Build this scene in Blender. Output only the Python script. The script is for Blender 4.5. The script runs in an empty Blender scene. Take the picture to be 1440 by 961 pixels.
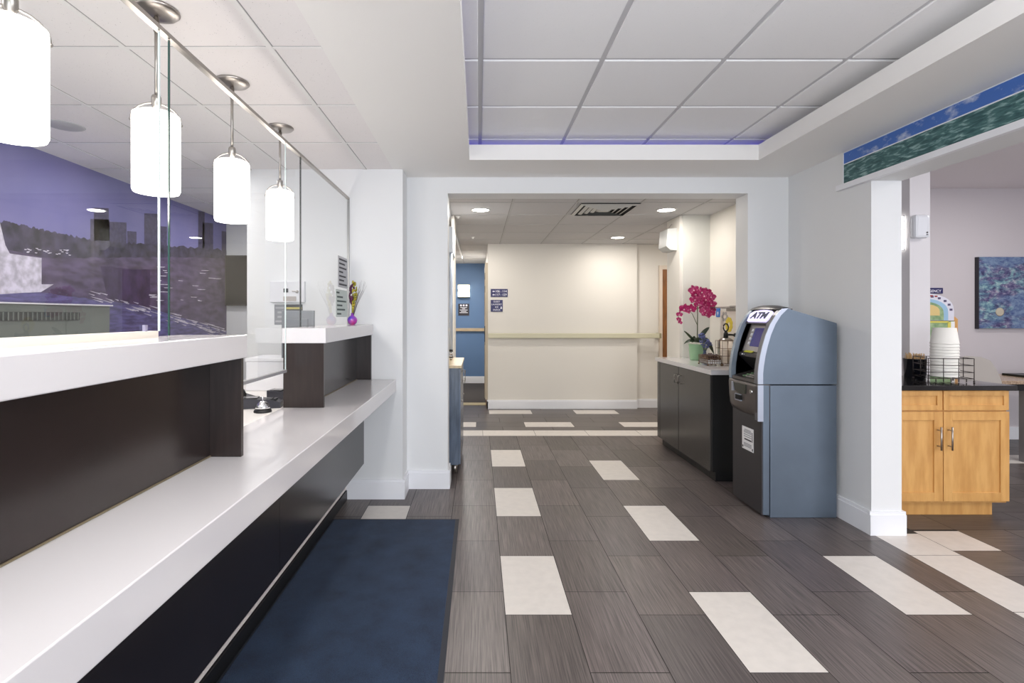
import bpy, bmesh, math, random
from mathutils import Vector, Matrix, Euler
random.seed(7)
C = bpy.context.scene.collection
PI = math.pi

# ------------------------------------------------------------------ materials
def lin(c):
    return tuple(((v/255)/12.92 if v/255 <= .04045 else (((v/255)+.055)/1.055)**2.4) for v in c)
_m = {}
def mat(name, rgb, rough=.5, metal=0, emit=None, es=0, spec=.5, bump=0, bscale=40, stretch=(1,1,1),
        var=0, vscale=8, rgb2=None, coat=0, trans=0, alpha=1):
    if name in _m: return _m[name]
    m = bpy.data.materials.new(name); m.use_nodes = True; _m[name] = m
    nt = m.node_tree; b = nt.nodes['Principled BSDF']
    b.inputs['Base Color'].default_value = (*lin(rgb), 1)
    b.inputs['Roughness'].default_value = rough
    b.inputs['Metallic'].default_value = metal
    b.inputs['Specular IOR Level'].default_value = spec
    b.inputs['Coat Weight'].default_value = coat
    b.inputs['Transmission Weight'].default_value = trans
    b.inputs['Alpha'].default_value = alpha
    if emit:
        b.inputs['Emission Color'].default_value = (*lin(emit), 1); b.inputs['Emission Strength'].default_value = es
    if bump or var:
        tc = nt.nodes.new('ShaderNodeTexCoord'); mp = nt.nodes.new('ShaderNodeMapping')
        mp.inputs['Scale'].default_value = stretch
        nt.links.new(tc.outputs['Object'], mp.inputs['Vector'])
    if var:
        n = nt.nodes.new('ShaderNodeTexNoise'); n.inputs['Scale'].default_value = vscale; n.inputs['Detail'].default_value = 5
        nt.links.new(mp.outputs[0], n.inputs['Vector'])
        r = nt.nodes.new('ShaderNodeValToRGB')
        c2 = rgb2 or tuple(min(255, v*(1-var)) for v in rgb)
        r.color_ramp.elements[0].position = .35; r.color_ramp.elements[1].position = .65
        r.color_ramp.elements[0].color = (*lin(c2), 1); r.color_ramp.elements[1].color = (*lin(rgb), 1)
        nt.links.new(n.outputs['Fac'], r.inputs[0]); nt.links.new(r.outputs[0], b.inputs['Base Color'])
    if bump:
        n = nt.nodes.new('ShaderNodeTexNoise'); n.inputs['Scale'].default_value = bscale; n.inputs['Detail'].default_value = 4
        nt.links.new(mp.outputs[0], n.inputs['Vector'])
        bp = nt.nodes.new('ShaderNodeBump'); bp.inputs['Strength'].default_value = bump; bp.inputs['Distance'].default_value = .002
        nt.links.new(n.outputs['Fac'], bp.inputs['Height']); nt.links.new(bp.outputs[0], b.inputs['Normal'])
    return m

def glass_mat(name, tint, ior=1.5, mirror=1.0, haze=0.0):
    m = bpy.data.materials.new(name); m.use_nodes = True; nt = m.node_tree
    nt.nodes.clear()
    o = nt.nodes.new('ShaderNodeOutputMaterial'); t = nt.nodes.new('ShaderNodeBsdfTransparent')
    t.inputs[0].default_value = (*tint, 1)
    g = nt.nodes.new('ShaderNodeBsdfGlossy'); g.inputs['Roughness'].default_value = 0.0
    g.inputs['Color'].default_value = (mirror, mirror, mirror, 1)
    f = nt.nodes.new('ShaderNodeFresnel'); f.inputs['IOR'].default_value = ior
    gm = nt.nodes.new('ShaderNodeNewGeometry'); mi = nt.nodes.new('ShaderNodeMix')   # same reflectance from either side of the pane
    mi.inputs[2].default_value = ior; mi.inputs[3].default_value = 1/ior
    nt.links.new(gm.outputs['Backfacing'], mi.inputs[0]); nt.links.new(mi.outputs[0], f.inputs['IOR'])
    mx = nt.nodes.new('ShaderNodeMixShader')
    nt.links.new(f.outputs[0], mx.inputs[0]); nt.links.new(t.outputs[0], mx.inputs[1]); nt.links.new(g.outputs[0], mx.inputs[2])
    last = mx
    if haze:
        d = nt.nodes.new('ShaderNodeBsdfDiffuse'); d.inputs[0].default_value = (.8, .8, .86, 1)
        m2 = nt.nodes.new('ShaderNodeMixShader'); m2.inputs[0].default_value = haze
        nt.links.new(mx.outputs[0], m2.inputs[1]); nt.links.new(d.outputs[0], m2.inputs[2]); last = m2
    nt.links.new(last.outputs[0], o.inputs[0])
    return m

M_wall = mat('wall_paint', (226, 227, 228), .55, bump=.12, bscale=120)
M_soffit = mat('soffit_paint', (243, 241, 238), .6, bump=.1, bscale=100)
M_trimw = mat('white_trim', (235, 236, 240), .35)
M_cream = mat('cream_paint', (226, 222, 214), .6, bump=.1, bscale=100)
M_lilac = mat('lilac_grey_paint', (198, 192, 196), .6)
M_blue = mat('blue_paint', (94, 124, 164), .55, bump=.1, bscale=100)
M_brow = mat('oak_rail', (196, 176, 146), .45, var=.12, vscale=5, stretch=(1, 8, 8))
M_creamrail = mat('cream_rail', (206, 202, 176), .45)
M_steel = mat('brushed_steel', (176, 170, 164), .32, 1)
M_chrome = mat('chrome', (215, 215, 218), .12, 1)
M_quartz = mat('white_quartz', (212, 209, 211), .16, coat=.3)
M_espresso = mat('espresso_laminate', (44, 35, 33), .26, var=.12, vscale=6, stretch=(14, 1, 1), bump=.08, bscale=60)
M_espresso2 = mat('espresso_laminate_front', (30, 25, 26), .22, var=.12, vscale=6, stretch=(14, 1, 1), bump=.06, bscale=60)
M_black = mat('black_plastic', (22, 22, 24), .4)
M_dark = mat('matte_black', (10, 10, 11), .8)
M_desk = mat('desk_laminate', (226, 223, 220), .35)
M_led = mat('violet_strip', (60, 50, 120), .5, emit=(80, 60, 255), es=1.4)
M_shade = mat('lit_opal_glass', (250, 248, 244), .3, emit=(255, 247, 238), es=3.0)
M_lens = mat('lit_lens', (255, 255, 255), .4, emit=(255, 250, 240), es=9)
M_ring = mat('light_ring', (235, 235, 232), .5)
M_carpet = mat('dark_carpet', (66, 62, 62), .95, bump=.6, bscale=300)
M_thresh = mat('threshold_strip', (176, 164, 128), .5)
M_wood = mat('maple', (216, 166, 100), .38, var=.15, vscale=4, stretch=(6, 6, 1), rgb2=(198, 146, 82), coat=.2)
M_oakdark = mat('door_wood', (150, 96, 48), .4, var=.2, vscale=6, stretch=(8, 8, 1))
M_granite = mat('black_granite', (40, 38, 38), .1, var=.5, vscale=180, coat=.4)
M_sofw = mat('cabinet_grey', (64, 61, 59), .24, var=.1, vscale=5, stretch=(12, 12, 1))
M_navy = mat('navy_sign', (38, 36, 92), .4)
M_txt = mat('white_lettering', (225, 225, 235), .5)
M_atm_side = mat('atm_steel_blue', (102, 114, 128), .42, .55, bump=.12, bscale=500, var=.06, vscale=3)
M_atm_dark = mat('atm_graphite', (84, 80, 80), .34, .5, bump=.1, bscale=500)
M_atm_cheek = mat('atm_pale_blue', (150, 164, 178), .32, .4)
M_atm_strip = mat('atm_silver', (168, 174, 188), .38, .5)
M_atm_panel = mat('atm_panel', (168, 162, 160), .4, .3)
M_atm_door = mat('atm_door_dark', (58, 56, 60), .4, .3)
M_screen = mat('dark_screen', (36, 34, 84), .15, emit=(50, 44, 120), es=.25)
M_tvscr = mat('tv_screen', (8, 8, 9), .12)
M_paper = mat('paper', (232, 232, 234), .7)
M_ink = mat('ink', (50, 50, 58), .7)

# ------------------------------------------------------------------ mesh builder
class MB:
    def __init__(s): s.bm = bmesh.new(); s.mats = []; s.cur = 0
    def m(s, material):
        if material not in s.mats: s.mats.append(material)
        s.cur = s.mats.index(material); return s
    def _f(s, vs, smooth=False):
        try: f = s.bm.faces.new(vs)
        except ValueError: return None
        f.material_index = s.cur; f.smooth = smooth; return f
    def box(s, x0, x1, y0, y1, z0, z1, bev=0, mx=None):
        if x0 > x1: x0, x1 = x1, x0
        if y0 > y1: y0, y1 = y1, y0
        if z0 > z1: z0, z1 = z1, z0
        v = [s.bm.verts.new((x, y, z)) for x in (x0, x1) for y in (y0, y1) for z in (z0, z1)]
        fs = [s._f([v[i] for i in q]) for q in ((0,1,3,2),(4,6,7,5),(0,4,5,1),(2,3,7,6),(0,2,6,4),(1,5,7,3))]
        if bev:
            es = list({e for f in fs for e in f.edges})
            r = bmesh.ops.bevel(s.bm, geom=es, offset=bev, segments=2, affect='EDGES', profile=.5)
            for f in r['faces']: f.material_index = s.cur
            if mx is not None:
                vv = {w for f in r['faces'] for w in f.verts}
                for f in fs:
                    if f.is_valid: vv |= set(f.verts)
                for w in vv: w.co = mx @ w.co
        elif mx is not None:
            for w in v: w.co = mx @ w.co
        return s
    def quad(s, *p, smooth=False):
        return s._f([s.bm.verts.new(q) for q in p], smooth)
    def prism(s, pts, a0, a1, axis='y', smooth=False):
        """polygon pts (2D) extruded along axis: y -> pts are (x,z); z -> (x,y); x -> (y,z)"""
        def P(p, a): return {'y': (p[0], a, p[1]), 'z': (p[0], p[1], a), 'x': (a, p[0], p[1])}[axis]
        A = [s.bm.verts.new(P(p, a0)) for p in pts]; B = [s.bm.verts.new(P(p, a1)) for p in pts]
        n = len(pts); s._f(A); s._f(B[::-1])
        for i in range(n):
            s._f([A[i], B[i], B[(i+1) % n], A[(i+1) % n]], smooth)
        return s
    def cyl(s, c, r, h, seg=24, r2=None, axis='z', caps=True, mx=None):
        return s.lathe(c, [(r, 0), (r if r2 is None else r2, h)], seg, axis, caps, mx)
    def lathe(s, c, prof, seg=24, axis='z', caps=True, mx=None, smooth=True):
        rings = []
        for (r, h) in prof:
            ring = []
            for i in range(seg):
                a = 2*PI*i/seg; u, v = r*math.cos(a), r*math.sin(a)
                p = Vector({'z': (u, v, h), 'y': (u, h, v), 'x': (h, u, v)}[axis])
                if mx is not None: p = mx @ p
                ring.append(s.bm.verts.new(p + Vector(c)))
            rings.append(ring)
        for a, b in zip(rings, rings[1:]):
            for i in range(seg): s._f([a[i], a[(i+1) % seg], b[(i+1) % seg], b[i]], smooth)
        if caps:
            if prof[0][0] > 1e-5: s._f(rings[0][::-1])
            if prof[-1][0] > 1e-5: s._f(rings[-1])
        return s
    def tube(s, pts, r, seg=8, r1=None, caps=True):
        pts = [Vector(p) for p in pts]; rings = []; n = len(pts)
        up = None
        for i, p in enumerate(pts):
            d = (pts[min(i+1, n-1)] - pts[max(i-1, 0)]).normalized()
            if up is None: up = Vector((0, 0, 1)) if abs(d.z) < .9 else Vector((1, 0, 0))
            a = d.cross(up)
            if a.length < 1e-4: a = d.orthogonal()
            a.normalize(); b = d.cross(a).normalized(); up = b.cross(d).normalized() if False else up
            rr = r if r1 is None else r + (r1-r)*i/(n-1)
            rings.append([s.bm.verts.new(p + a*rr*math.cos(2*PI*k/seg) + b*rr*math.sin(2*PI*k/seg)) for k in range(seg)])
        for a, b in zip(rings, rings[1:]):
            for k in range(seg): s._f([a[k], a[(k+1) % seg], b[(k+1) % seg], b[k]], True)
        if caps: s._f(rings[0][::-1]); s._f(rings[-1])
        return s
    def ball(s, c, r, sc=(1, 1, 1), seg=16, mx=None):
        prof = [(max(1e-5, math.sin(PI*i/10))*1.0, -math.cos(PI*i/10)) for i in range(11)]
        M = Matrix.Diagonal((r*sc[0], r*sc[1], r*sc[2]))
        if mx is not None: M = mx @ M
        return s.lathe(c, prof, seg, 'z', False, M)
    def poly(s, pts3, smooth=False): return s._f([s.bm.verts.new(p) for p in pts3], smooth)
    def text(s, txt, size, mx, extrude=.0008, align='CENTER', bold=.012):
        cu = bpy.data.curves.new('t', 'FONT'); cu.body = txt; cu.size = size; cu.extrude = extrude
        cu.align_x = align; cu.align_y = 'CENTER'; cu.offset = size*bold
        o = bpy.data.objects.new('t', cu); C.objects.link(o)
        bpy.context.view_layer.update()
        me = bpy.data.meshes.new_from_object(o.evaluated_get(bpy.context.evaluated_depsgraph_get()))
        off = len(s.bm.verts); vs = [s.bm.verts.new(mx @ v.co) for v in me.vertices]
        for p in me.polygons: s._f([vs[i] for i in p.vertices])
        bpy.data.objects.remove(o); bpy.data.curves.remove(cu); bpy.data.meshes.remove(me)
        return s
    def build(s, name, parent=None, material=None, world=True, off=None):
        if material is not None and not s.mats: s.mats.append(material)
        bmesh.ops.recalc_face_normals(s.bm, faces=s.bm.faces)
        o0 = Vector((0, 0, 0))
        if off is not None: o0 = Vector(off)
        elif parent is not None and world: o0 = ROOT.get(root_of(parent).name, Vector((0, 0, 0)))
        if o0.length: 
            for v in s.bm.verts: v.co -= o0
        me = bpy.data.meshes.new(name); s.bm.to_mesh(me); s.bm.free()
        for m in s.mats: me.materials.append(m)
        o = bpy.data.objects.new(name, me); C.objects.link(o)
        if parent is not None: o.parent = parent
        elif off is not None: o.location = off
        return o
ROOT = {}
def root_of(o):
    while o.parent: o = o.parent
    return o
def thing(name, label, cat, loc=(0, 0, 0), group=None):
    o = bpy.data.objects.new(name, None); C.objects.link(o); o.location = loc; o.empty_display_size = .05
    o['label'] = label; o['category'] = cat
    if group: o['group'] = group
    ROOT[o.name] = Vector(loc); return o
def tag(o, label, cat, group=None, kind=None):
    o['label'] = label; o['category'] = cat
    if group: o['group'] = group
    if kind: o['kind'] = kind
    return o
def struct(name, mb, m=None, label=None):
    o = mb.build(name, material=m); o['kind'] = 'structure'
    if label: o['label'] = label
    return o
def copy_tree(o, parent=None):
    c = o.copy(); C.objects.link(c); c.parent = parent
    for ch in list(o.children): copy_tree(ch, c)
    return c
def B(*a, **k): return MB().box(*a, **k)

# ------------------------------------------------------------------ camera
F = 745.0
cam = bpy.data.cameras.new('camera'); co = bpy.data.objects.new('camera', cam); C.objects.link(co)
cam.sensor_width = 36; cam.lens = F/1440*36; cam.shift_x = (720-673)/1440; cam.shift_y = -(480.5-444)/1440
cam.clip_start = .05
co.location = (0, 0, 1.4); co.rotation_euler = (PI/2, 0, 0)
bpy.context.scene.camera = co
ZS = 2.52          # lobby soffit
# ------------------------------------------------------------------ floor
def tile_mat(name, rgb, rough, axis):
    m = bpy.data.materials.new(name); m.use_nodes = True; nt = m.node_tree; b = nt.nodes['Principled BSDF']
    tc = nt.nodes.new('ShaderNodeTexCoord'); mp = nt.nodes.new('ShaderNodeMapping')
    mp.inputs['Scale'].default_value = (170, 3.5, 1) if axis == 'y' else (3.5, 170, 1)
    nt.links.new(tc.outputs['Object'], mp.inputs[0])
    n = nt.nodes.new('ShaderNodeTexNoise'); n.inputs['Scale'].default_value = 1; n.inputs['Detail'].default_value = 4; n.inputs['Roughness'].default_value = .6
    nt.links.new(mp.outputs[0], n.inputs['Vector'])
    at = nt.nodes.new('ShaderNodeAttribute'); at.attribute_name = 'tone'
    r = nt.nodes.new('ShaderNodeValToRGB'); r.color_ramp.elements[0].position = .33; r.color_ramp.elements[1].position = .70
    r.color_ramp.elements[0].color = (*lin(tuple(v*.70 for v in rgb)), 1); r.color_ramp.elements[1].color = (*lin(tuple(min(255, v*1.32) for v in rgb)), 1)
    nt.links.new(n.outputs['Fac'], r.inputs[0])
    mul = nt.nodes.new('ShaderNodeMix'); mul.data_type = 'RGBA'; mul.blend_type = 'MULTIPLY'; mul.inputs[0].default_value = 1
    nt.links.new(r.outputs[0], mul.inputs[6]); nt.links.new(at.outputs['Color'], mul.inputs[7])
    nt.links.new(mul.outputs[2], b.inputs['Base Color'])
    b.inputs['Roughness'].default_value = rough
    bp = nt.nodes.new('ShaderNodeBump'); bp.inputs['Strength'].default_value = .25; bp.inputs['Distance'].default_value = .001
    nt.links.new(n.outputs['Fac'], bp.inputs['Height']); nt.links.new(bp.outputs[0], b.inputs['Normal'])
    return m
M_tileY = tile_mat('charcoal_tile', (92, 84, 82), .36, 'y')
M_tileX = tile_mat('charcoal_tile_cross', (88, 81, 78), .36, 'x')
M_tileW = mat('ivory_tile', (214, 208, 202), .38, var=.03, vscale=20)
M_grout = mat('grout', (44, 41, 40), .8)
fl = MB(); fl.m(M_grout); fl.m(M_tileY); fl.m(M_tileX); fl.m(M_tileW)
col_layer = fl.bm.loops.layers.color.new('tone')
def tile(x0, x1, y0, y1, m, cx0=-9, cx1=99, cy0=-9, cy1=99):
    x0, x1, y0, y1 = max(x0, cx0), min(x1, cx1), max(y0, cy0), min(y1, cy1)
    if x1-x0 < .01 or y1-y0 < .01: return
    g = .0018; fl.m(m)
    f = fl.quad((x0+g, y0+g, 0), (x1-g, y0+g, 0), (x1-g, y1-g, 0), (x0+g, y1-g, 0))
    t = random.uniform(.82, 1.05)
    for l in f.loops: l[col_layer] = (t, t*random.uniform(.985, 1.0), t*random.uniform(.97, 1.02), 1)
W = .3125; L = .608
for k in range(-9, 8):
    x0 = .125 + W*k; even = (k % 2 == 0); base = 2.477 if even else 2.075
    for j in range(-8, 8):
        y0 = base + L*j
        wht = (k == 0 and j in (0, 2, 4)) or (k == 3 and j in (0, 2, 4)) or (k == 6 and j in (0, -2)) or \
              (k == -3 and j in (2, 4)) or (k in (0, 3) and j in (-2, -4)) or (k == 5 and j == -3)
        wht = wht and not (k == 3 and j == 0 and False)
        if k == 3: wht = j in (0, 2, 4, -2)
        tile(x0, x0+W, y0, y0+L, M_tileW if wht else M_tileY, cx1=2.52, cy0=-2.4, cy1=6.16)
# threshold band between lobby and breakfast room
y = -2.1
ys = [3.40, 3.092, 2.499, 1.90, 1.30, .70, .10, -.50, -1.1, -1.7, -2.4]
for a, b_ in zip(ys, ys[1:]): tile(2.52, 2.82, b_, a, M_tileW)
# breakfast room, laid crossways
for r in range(-19, 10):
    y0 = 3.15 + .31*r
    for q in range(0, 9):
        x0 = 2.82 + .61*q - (.32 if r % 2 else 0)
        if r == 0 and q == 0:
            tile(2.82, 3.115, y0, y0+.29, M_tileW); tile(3.115, 3.43, y0, y0+.31, M_tileX); continue
        wht = (r == 6 and q in (3, 4)) or (r in (-4, -8) and q % 2 == 0)
        tile(x0, x0+.61, y0, y0+.31, M_tileW if wht else M_tileX, cx0=2.82, cx1=8, cy1=6.0)
# hall border and field
for q in range(-2, 6): tile(.05+.62*q, .67+.62*q, 6.16, 6.458, M_tileW, cx0=-.9, cx1=3.5)
hallrows = [6.458, 6.655, 6.955, 7.25, 7.535, 7.84, 8.14, 8.26]
for r, (a, b_) in enumerate(zip(hallrows, hallrows[1:])):
    for q in range(-3, 6):
        off = {0: .3, 1: -.03, 2: .28, 3: 0, 4: .15, 5: .3, 6: 0}[r]
        x0 = off + .62*q
        wht = (r == 1 and q % 2 == 1) or (r == 4 and q % 2 == 0)
        tile(x0, x0+.62, a, b_, M_tileW if wht else M_tileX, cx0=-.9, cx1=3.5)
fl.m(M_grout); fl.box(-3.2, 8.2, -2.6, 8.26, -.10, -.0018)
struct('floor', fl)
struct('floor', B(-1.2, 3.6, 8.48, 11.1, -.1, .0), M_carpet)
struct('trim_1', B(-1.2, 3.6, 8.26, 8.48, -.1, .006), M_thresh)

# ------------------------------------------------------------------ walls of lobby and office
def wall(name, m, *boxes):
    mb = MB()
    for b in boxes: mb.box(*b)
    return struct(name, mb, m)
wall('wall_back', M_wall, (-1.77, -.58, 4.05, 4.30, 0, 2.9), (-.58, -.25, 4.29, 4.49, 0, 2.9),
     (-.25, 2.18, 4.29, 4.49, 2.39, 2.9), (2.18, 2.51, 4.29, 4.49, 0, 2.9))
wall('wall_right', M_wall, (2.51, 2.704, 3.386, 5.70, 0, 2.95))
wall('wall_right', M_wall, (2.51, 2.704, -2.4, 3.386, 2.262, 2.95))       # header over the wide opening
wall('wall_left', M_wall, (-3.10, -2.96, -2.4, 6.35, 0, 2.8))
wall('wall_back', M_wall, (-2.96, -.62, 6.21, 6.35, 0, 2.8))
wall('wall_left', M_wall, (-1.77, -1.6, 4.30, 6.21, 0, 2.8))
# wall behind the photographer with wide entrance glazing
wall('wall_front', M_wall, (-3.1, -1.0, -2.5, -2.4, 0, 2.8), (2.3, 2.8, -2.5, -2.4, 0, 2.95), (-1.0, 2.3, -2.5, -2.4, 2.3, 2.8),
     (2.8, 3.6, -2.5, -2.4, 0, 2.95), (6.6, 8.1, -2.5, -2.4, 0, 2.95), (3.6, 6.6, -2.5, -2.4, 2.3, 2.95), (3.6, 6.6, -2.5, -2.4, 0, .6))
fr = MB()
for x in (-1.0, .08, 1.18, 2.25): fr.box(x, x+.05, -2.48, -2.42, 0, 2.3)
fr.box(-1.0, 2.3, -2.48, -2.42, 2.25, 2.3).box(-1.0, 2.3, -2.48, -2.42, 0, .08)
struct('window_1', fr, M_steel)
fr = MB()
for x in (3.6, 5.07, 6.55): fr.box(x, x+.05, -2.48, -2.42, .6, 2.3)
fr.box(3.6, 6.6, -2.48, -2.42, 2.25, 2.3).box(3.6, 6.6, -2.48, -2.42, .6, .66)
struct('window_2', fr, M_steel)
# breakfast room
wall('wall_back', M_lilac, (2.704, 8.1, 6.0, 6.1, 0, 2.95))
wall('wall_right', M_lilac, (8.0, 8.1, -2.4, 6.0, 0, 2.95))
wall('wall_right', mat('column_paint', (222, 219, 222), .55), (3.50, 3.665, 4.30, 4.62, 0, 2.84))   # free pilaster in the breakfast room
struct('ceiling', B(2.704, 8.1, -2.5, 6.1, 2.84, 2.95), mat('breakfast_ceiling', (240, 235, 238), .7))
struct('baseboard_back', B(2.704, 8.0, 5.985, 6.0, 0, .14), M_trimw)
# hall
wall('wall_right', M_cream, (2.49, 2.51, 4.49, 5.70, 0, 2.6))
wall('wall_right', mat('pale_column', (214, 214, 208), .55), (2.20, 2.70, 5.70, 5.72, 0, 2.6))
wall('wall_right', M_cream, (2.17, 2.70, 5.72, 6.10, 0, 2.6))
wall('wall_back', M_cream, (.14, 2.38, 7.96, 10.98, 0, 2.6), (2.38, 3.6, 8.06, 10.98, 0, 2.6))
wall('wall_right', M_cream, (3.5, 3.6, 6.1, 8.06, 0, 2.6))
wall('wall_back', M_blue, (-1.2, .14, 10.98, 11.1, 0, 2.6))
wall('wall_left', M_cream, (-.62, -.50, 4.49, 7.5, 0, 2.6), (-.98, -.9, 7.5, 10.98, 0, 2.6), (-.9, -.5, 7.42, 7.5, 0, 2.6))
wall('wall_left', M_cream, (-.292, -.262, 5.70, 6.1, 0, 2.48))      # slim partition end behind the left cabinet
# baseboards
def bb(name, *boxes, m=None):
    mb = MB()
    for (x0, x1, y0, y1, h) in boxes:
        mb.box(x0, x1, y0, y1, 0, h*.86); 
        dx = .005 if (x1-x0) > (y1-y0) else 0; 
        if x1-x0 > y1-y0:
            if True: mb.box(x0, x1, y0+.006, y1, h*.86, h)
        else: mb.box(x0+.006 if name.endswith('right') else x0, x1 if name.endswith('right') else x1-.006, y0, y1, h*.86, h)
    return struct(name, mb, m or M_trimw)
bb('baseboard_back', (-1.02, -.562, 4.032, 4.05, .15), (-.58, -.232, 4.272, 4.29, .15))
bb('baseboard_left', (-.58, -.562, 4.05, 4.272, .15), (-.25, -.232, 4.29, 4.49, .15))
bb('baseboard_back', (2.18, 2.51, 4.272, 4.29, .15))
bb('baseboard_right', (2.492, 2.51, 3.386, 4.272, .15))
bb('baseboard_back', (2.492, 2.722, 3.368, 3.386, .15))
struct('baseboard_left', B(2.704, 2.722, 3.386, 6.0, 0, .15), M_trimw)
bb('baseboard_back', (.122, 2.38, 7.942, 7.96, .13), (2.38, 3.5, 8.042, 8.06, .13), (-.9, .14, 10.962, 10.98, .14))
struct('baseboard_left', B(.122, .14, 7.942, 9.0, 0, .13), M_trimw)

# ------------------------------------------------------------------ ceilings
def ceil_tile_mat(name, rgb, pits=.5):
    m = bpy.data.materials.new(name); m.use_nodes = True; nt = m.node_tree; b = nt.nodes['Principled BSDF']
    tc = nt.nodes.new('ShaderNodeTexCoord')
    n = nt.nodes.new('ShaderNodeTexVoronoi'); n.inputs['Scale'].default_value = 95
    nt.links.new(tc.outputs['Object'], n.inputs['Vector'])
    n2 = nt.nodes.new('ShaderNodeTexNoise'); n2.inputs['Scale'].default_value = 60; n2.inputs['Detail'].default_value = 3
    nt.links.new(tc.outputs['Object'], n2.inputs['Vector'])
    r = nt.nodes.new('ShaderNodeValToRGB'); r.color_ramp.elements[0].position = .10; r.color_ramp.elements[1].position = .2
    r.color_ramp.elements[0].color = (*lin(tuple(v*(1-pits) for v in rgb)), 1); r.color_ramp.elements[1].color = (*lin(rgb), 1)
    nt.links.new(n.outputs['Distance'], r.inputs[0])
    mx = nt.nodes.new('ShaderNodeMix'); mx.data_type = 'RGBA'
    r2 = nt.nodes.new('ShaderNodeValToRGB'); r2.color_ramp.elements[0].position = .52; r2.color_ramp.elements[1].position = .6
    nt.links.new(n2.outputs['Fac'], r2.inputs[0]); nt.links.new(r2.outputs[0], mx.inputs[0])
    mx.inputs[6].default_value = (*lin(rgb), 1); nt.links.new(r.outputs[0], mx.inputs[7])
    nt.links.new(mx.outputs[2], b.inputs['Base Color']); b.inputs['Roughness'].default_value = .85
    bp = nt.nodes.new('ShaderNodeBump'); bp.inputs['Strength'].default_value = .3; bp.inputs['Distance'].default_value = .002
    nt.links.new(n2.outputs['Fac'], bp.inputs['Height']); nt.links.new(bp.outputs[0], b.inputs['Normal'])
    return m
M_ct = ceil_tile_mat('acoustic_tile', (240, 236, 235), .25)
M_ct2 = ceil_tile_mat('tray_tile', (243, 243, 244), .06)
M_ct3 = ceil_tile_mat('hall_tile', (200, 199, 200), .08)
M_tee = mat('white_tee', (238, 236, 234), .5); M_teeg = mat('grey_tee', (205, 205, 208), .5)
# office/counter tiled ceiling, flush with the soffit
cx = -.87; SP = .6144
oc = MB(); oc.m(M_ct).box(-2.96, -.655, -2.4, 6.21, ZS, ZS+.1)
oc.m(M_tee)
for k in range(0, 4):
    x = cx - .61*k; oc.box(x-.012, x+.012, -2.4, 4.05 if k < 2 else 6.21, ZS-.004, ZS)
for k in range(-7, 7):
    y = 2.213 + .611*k
    if y < 6.2: oc.box(-2.96, -.655 if y < 4.04 else -1.77, y-.010, y+.010, ZS-.003, ZS)
M_shadow_gap = mat('reveal_grey', (150, 148, 148), .7)
oc.m(M_shadow_gap)
for k in range(0, 4):
    x = cx - .61*k; oc.box(x+.012, x+.0155, -2.4, 4.05 if k < 2 else 6.21, ZS-.0015, ZS)
for k in range(-7, 7):
    y = 2.213 + .611*k
    if y < 6.2: oc.box(-2.96, -.655 if y < 4.04 else -1.77, y-.0125, y-.010, ZS-.0012, ZS)
struct('ceiling', oc)
# soffit ring around the tray
TX0, TX1, TY0, TY1 = -.066, 2.015, -1.6, 3.81
so = MB(); so.m(M_soffit)
so.box(-.655, TX0, -2.4, 4.29, ZS, 2.63).box(TX1, 2.51, -2.4, 4.29, ZS, 2.63).box(TX0, TX1, TY1, 4.29, ZS, 2.63).box(TX0, TX1, -2.4, TY0, ZS, 2.63)
struct('ceiling', so)
ZC = 2.70
tr = MB(); tr.m(M_teeg).box(-.45, 2.40, -2.0, 4.20, ZC, ZC+.08)
tr.m(M_ct2)
for i in range(-1, 5):
    for j in range(-8, 4):
        x0 = .01+.617*i; y0 = 2.673+.6*j; x1 = x0+.617; y1 = y0+.6
        x0 = max(x0, -.44); x1 = min(x1, 2.39); y0 = max(y0, -1.99); y1 = min(y1, 4.19)
        if x1-x0 > .06 and y1-y0 > .06:
            tr.box(x0+.013, x1-.013, y0+.013, y1-.013, ZC-.009, ZC+.002, bev=.004)
struct('ceiling', tr)
M_cove = mat('cove_violet_shade', (92, 88, 128), .8)  # cove shade and violet glow put into the colour
struct('trim_2', B(-.47, -.45, -2.0, 4.2, 2.63, 2.78).box(2.40, 2.42, -2.0, 4.2, 2.63, 2.78).box(-.45, 2.4, 4.2, 4.22, 2.63, 2.78).box(-.45, 2.4, -2.02, -2.0, 2.63, 2.78), M_cove)
o = B(-.36, 2.32, 4.06, 4.075, 2.632, 2.64).build('led_strip', material=M_led); tag(o, 'violet light strip glowing inside the recessed ceiling above the passage end', 'light strip')
o = B(-.33, -.315, -1.5, 4.0, 2.632, 2.64).build('led_strip', material=M_led); tag(o, 'violet light strip inside the recessed ceiling edge on the counter side', 'light strip')
# hall ceiling
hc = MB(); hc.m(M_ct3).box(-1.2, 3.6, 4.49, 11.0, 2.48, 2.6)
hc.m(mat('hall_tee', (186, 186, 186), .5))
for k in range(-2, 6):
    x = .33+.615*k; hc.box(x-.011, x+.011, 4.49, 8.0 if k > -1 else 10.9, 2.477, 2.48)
for k in range(-1, 10):
    y = 5.05+.615*k; hc.box(-1.0, 3.5, y-.010, y+.010, 2.477, 2.48)
hc.m(M_shadow_gap)
for k in range(-2, 6):
    x = .33+.615*k; hc.box(x-.018, x-.011, 4.49, 8.0 if k > -1 else 10.9, 2.4785, 2.48)
for k in range(-1, 10):
    y = 5.05+.615*k; hc.box(-1.0, 3.5, y+.010, y+.017, 2.4785, 2.48)
struct('ceiling', hc)
struct('trim_3', B(-.315, -.295, 5.06, 9.9, 2.455, 2.48), M_trimw)

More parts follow.
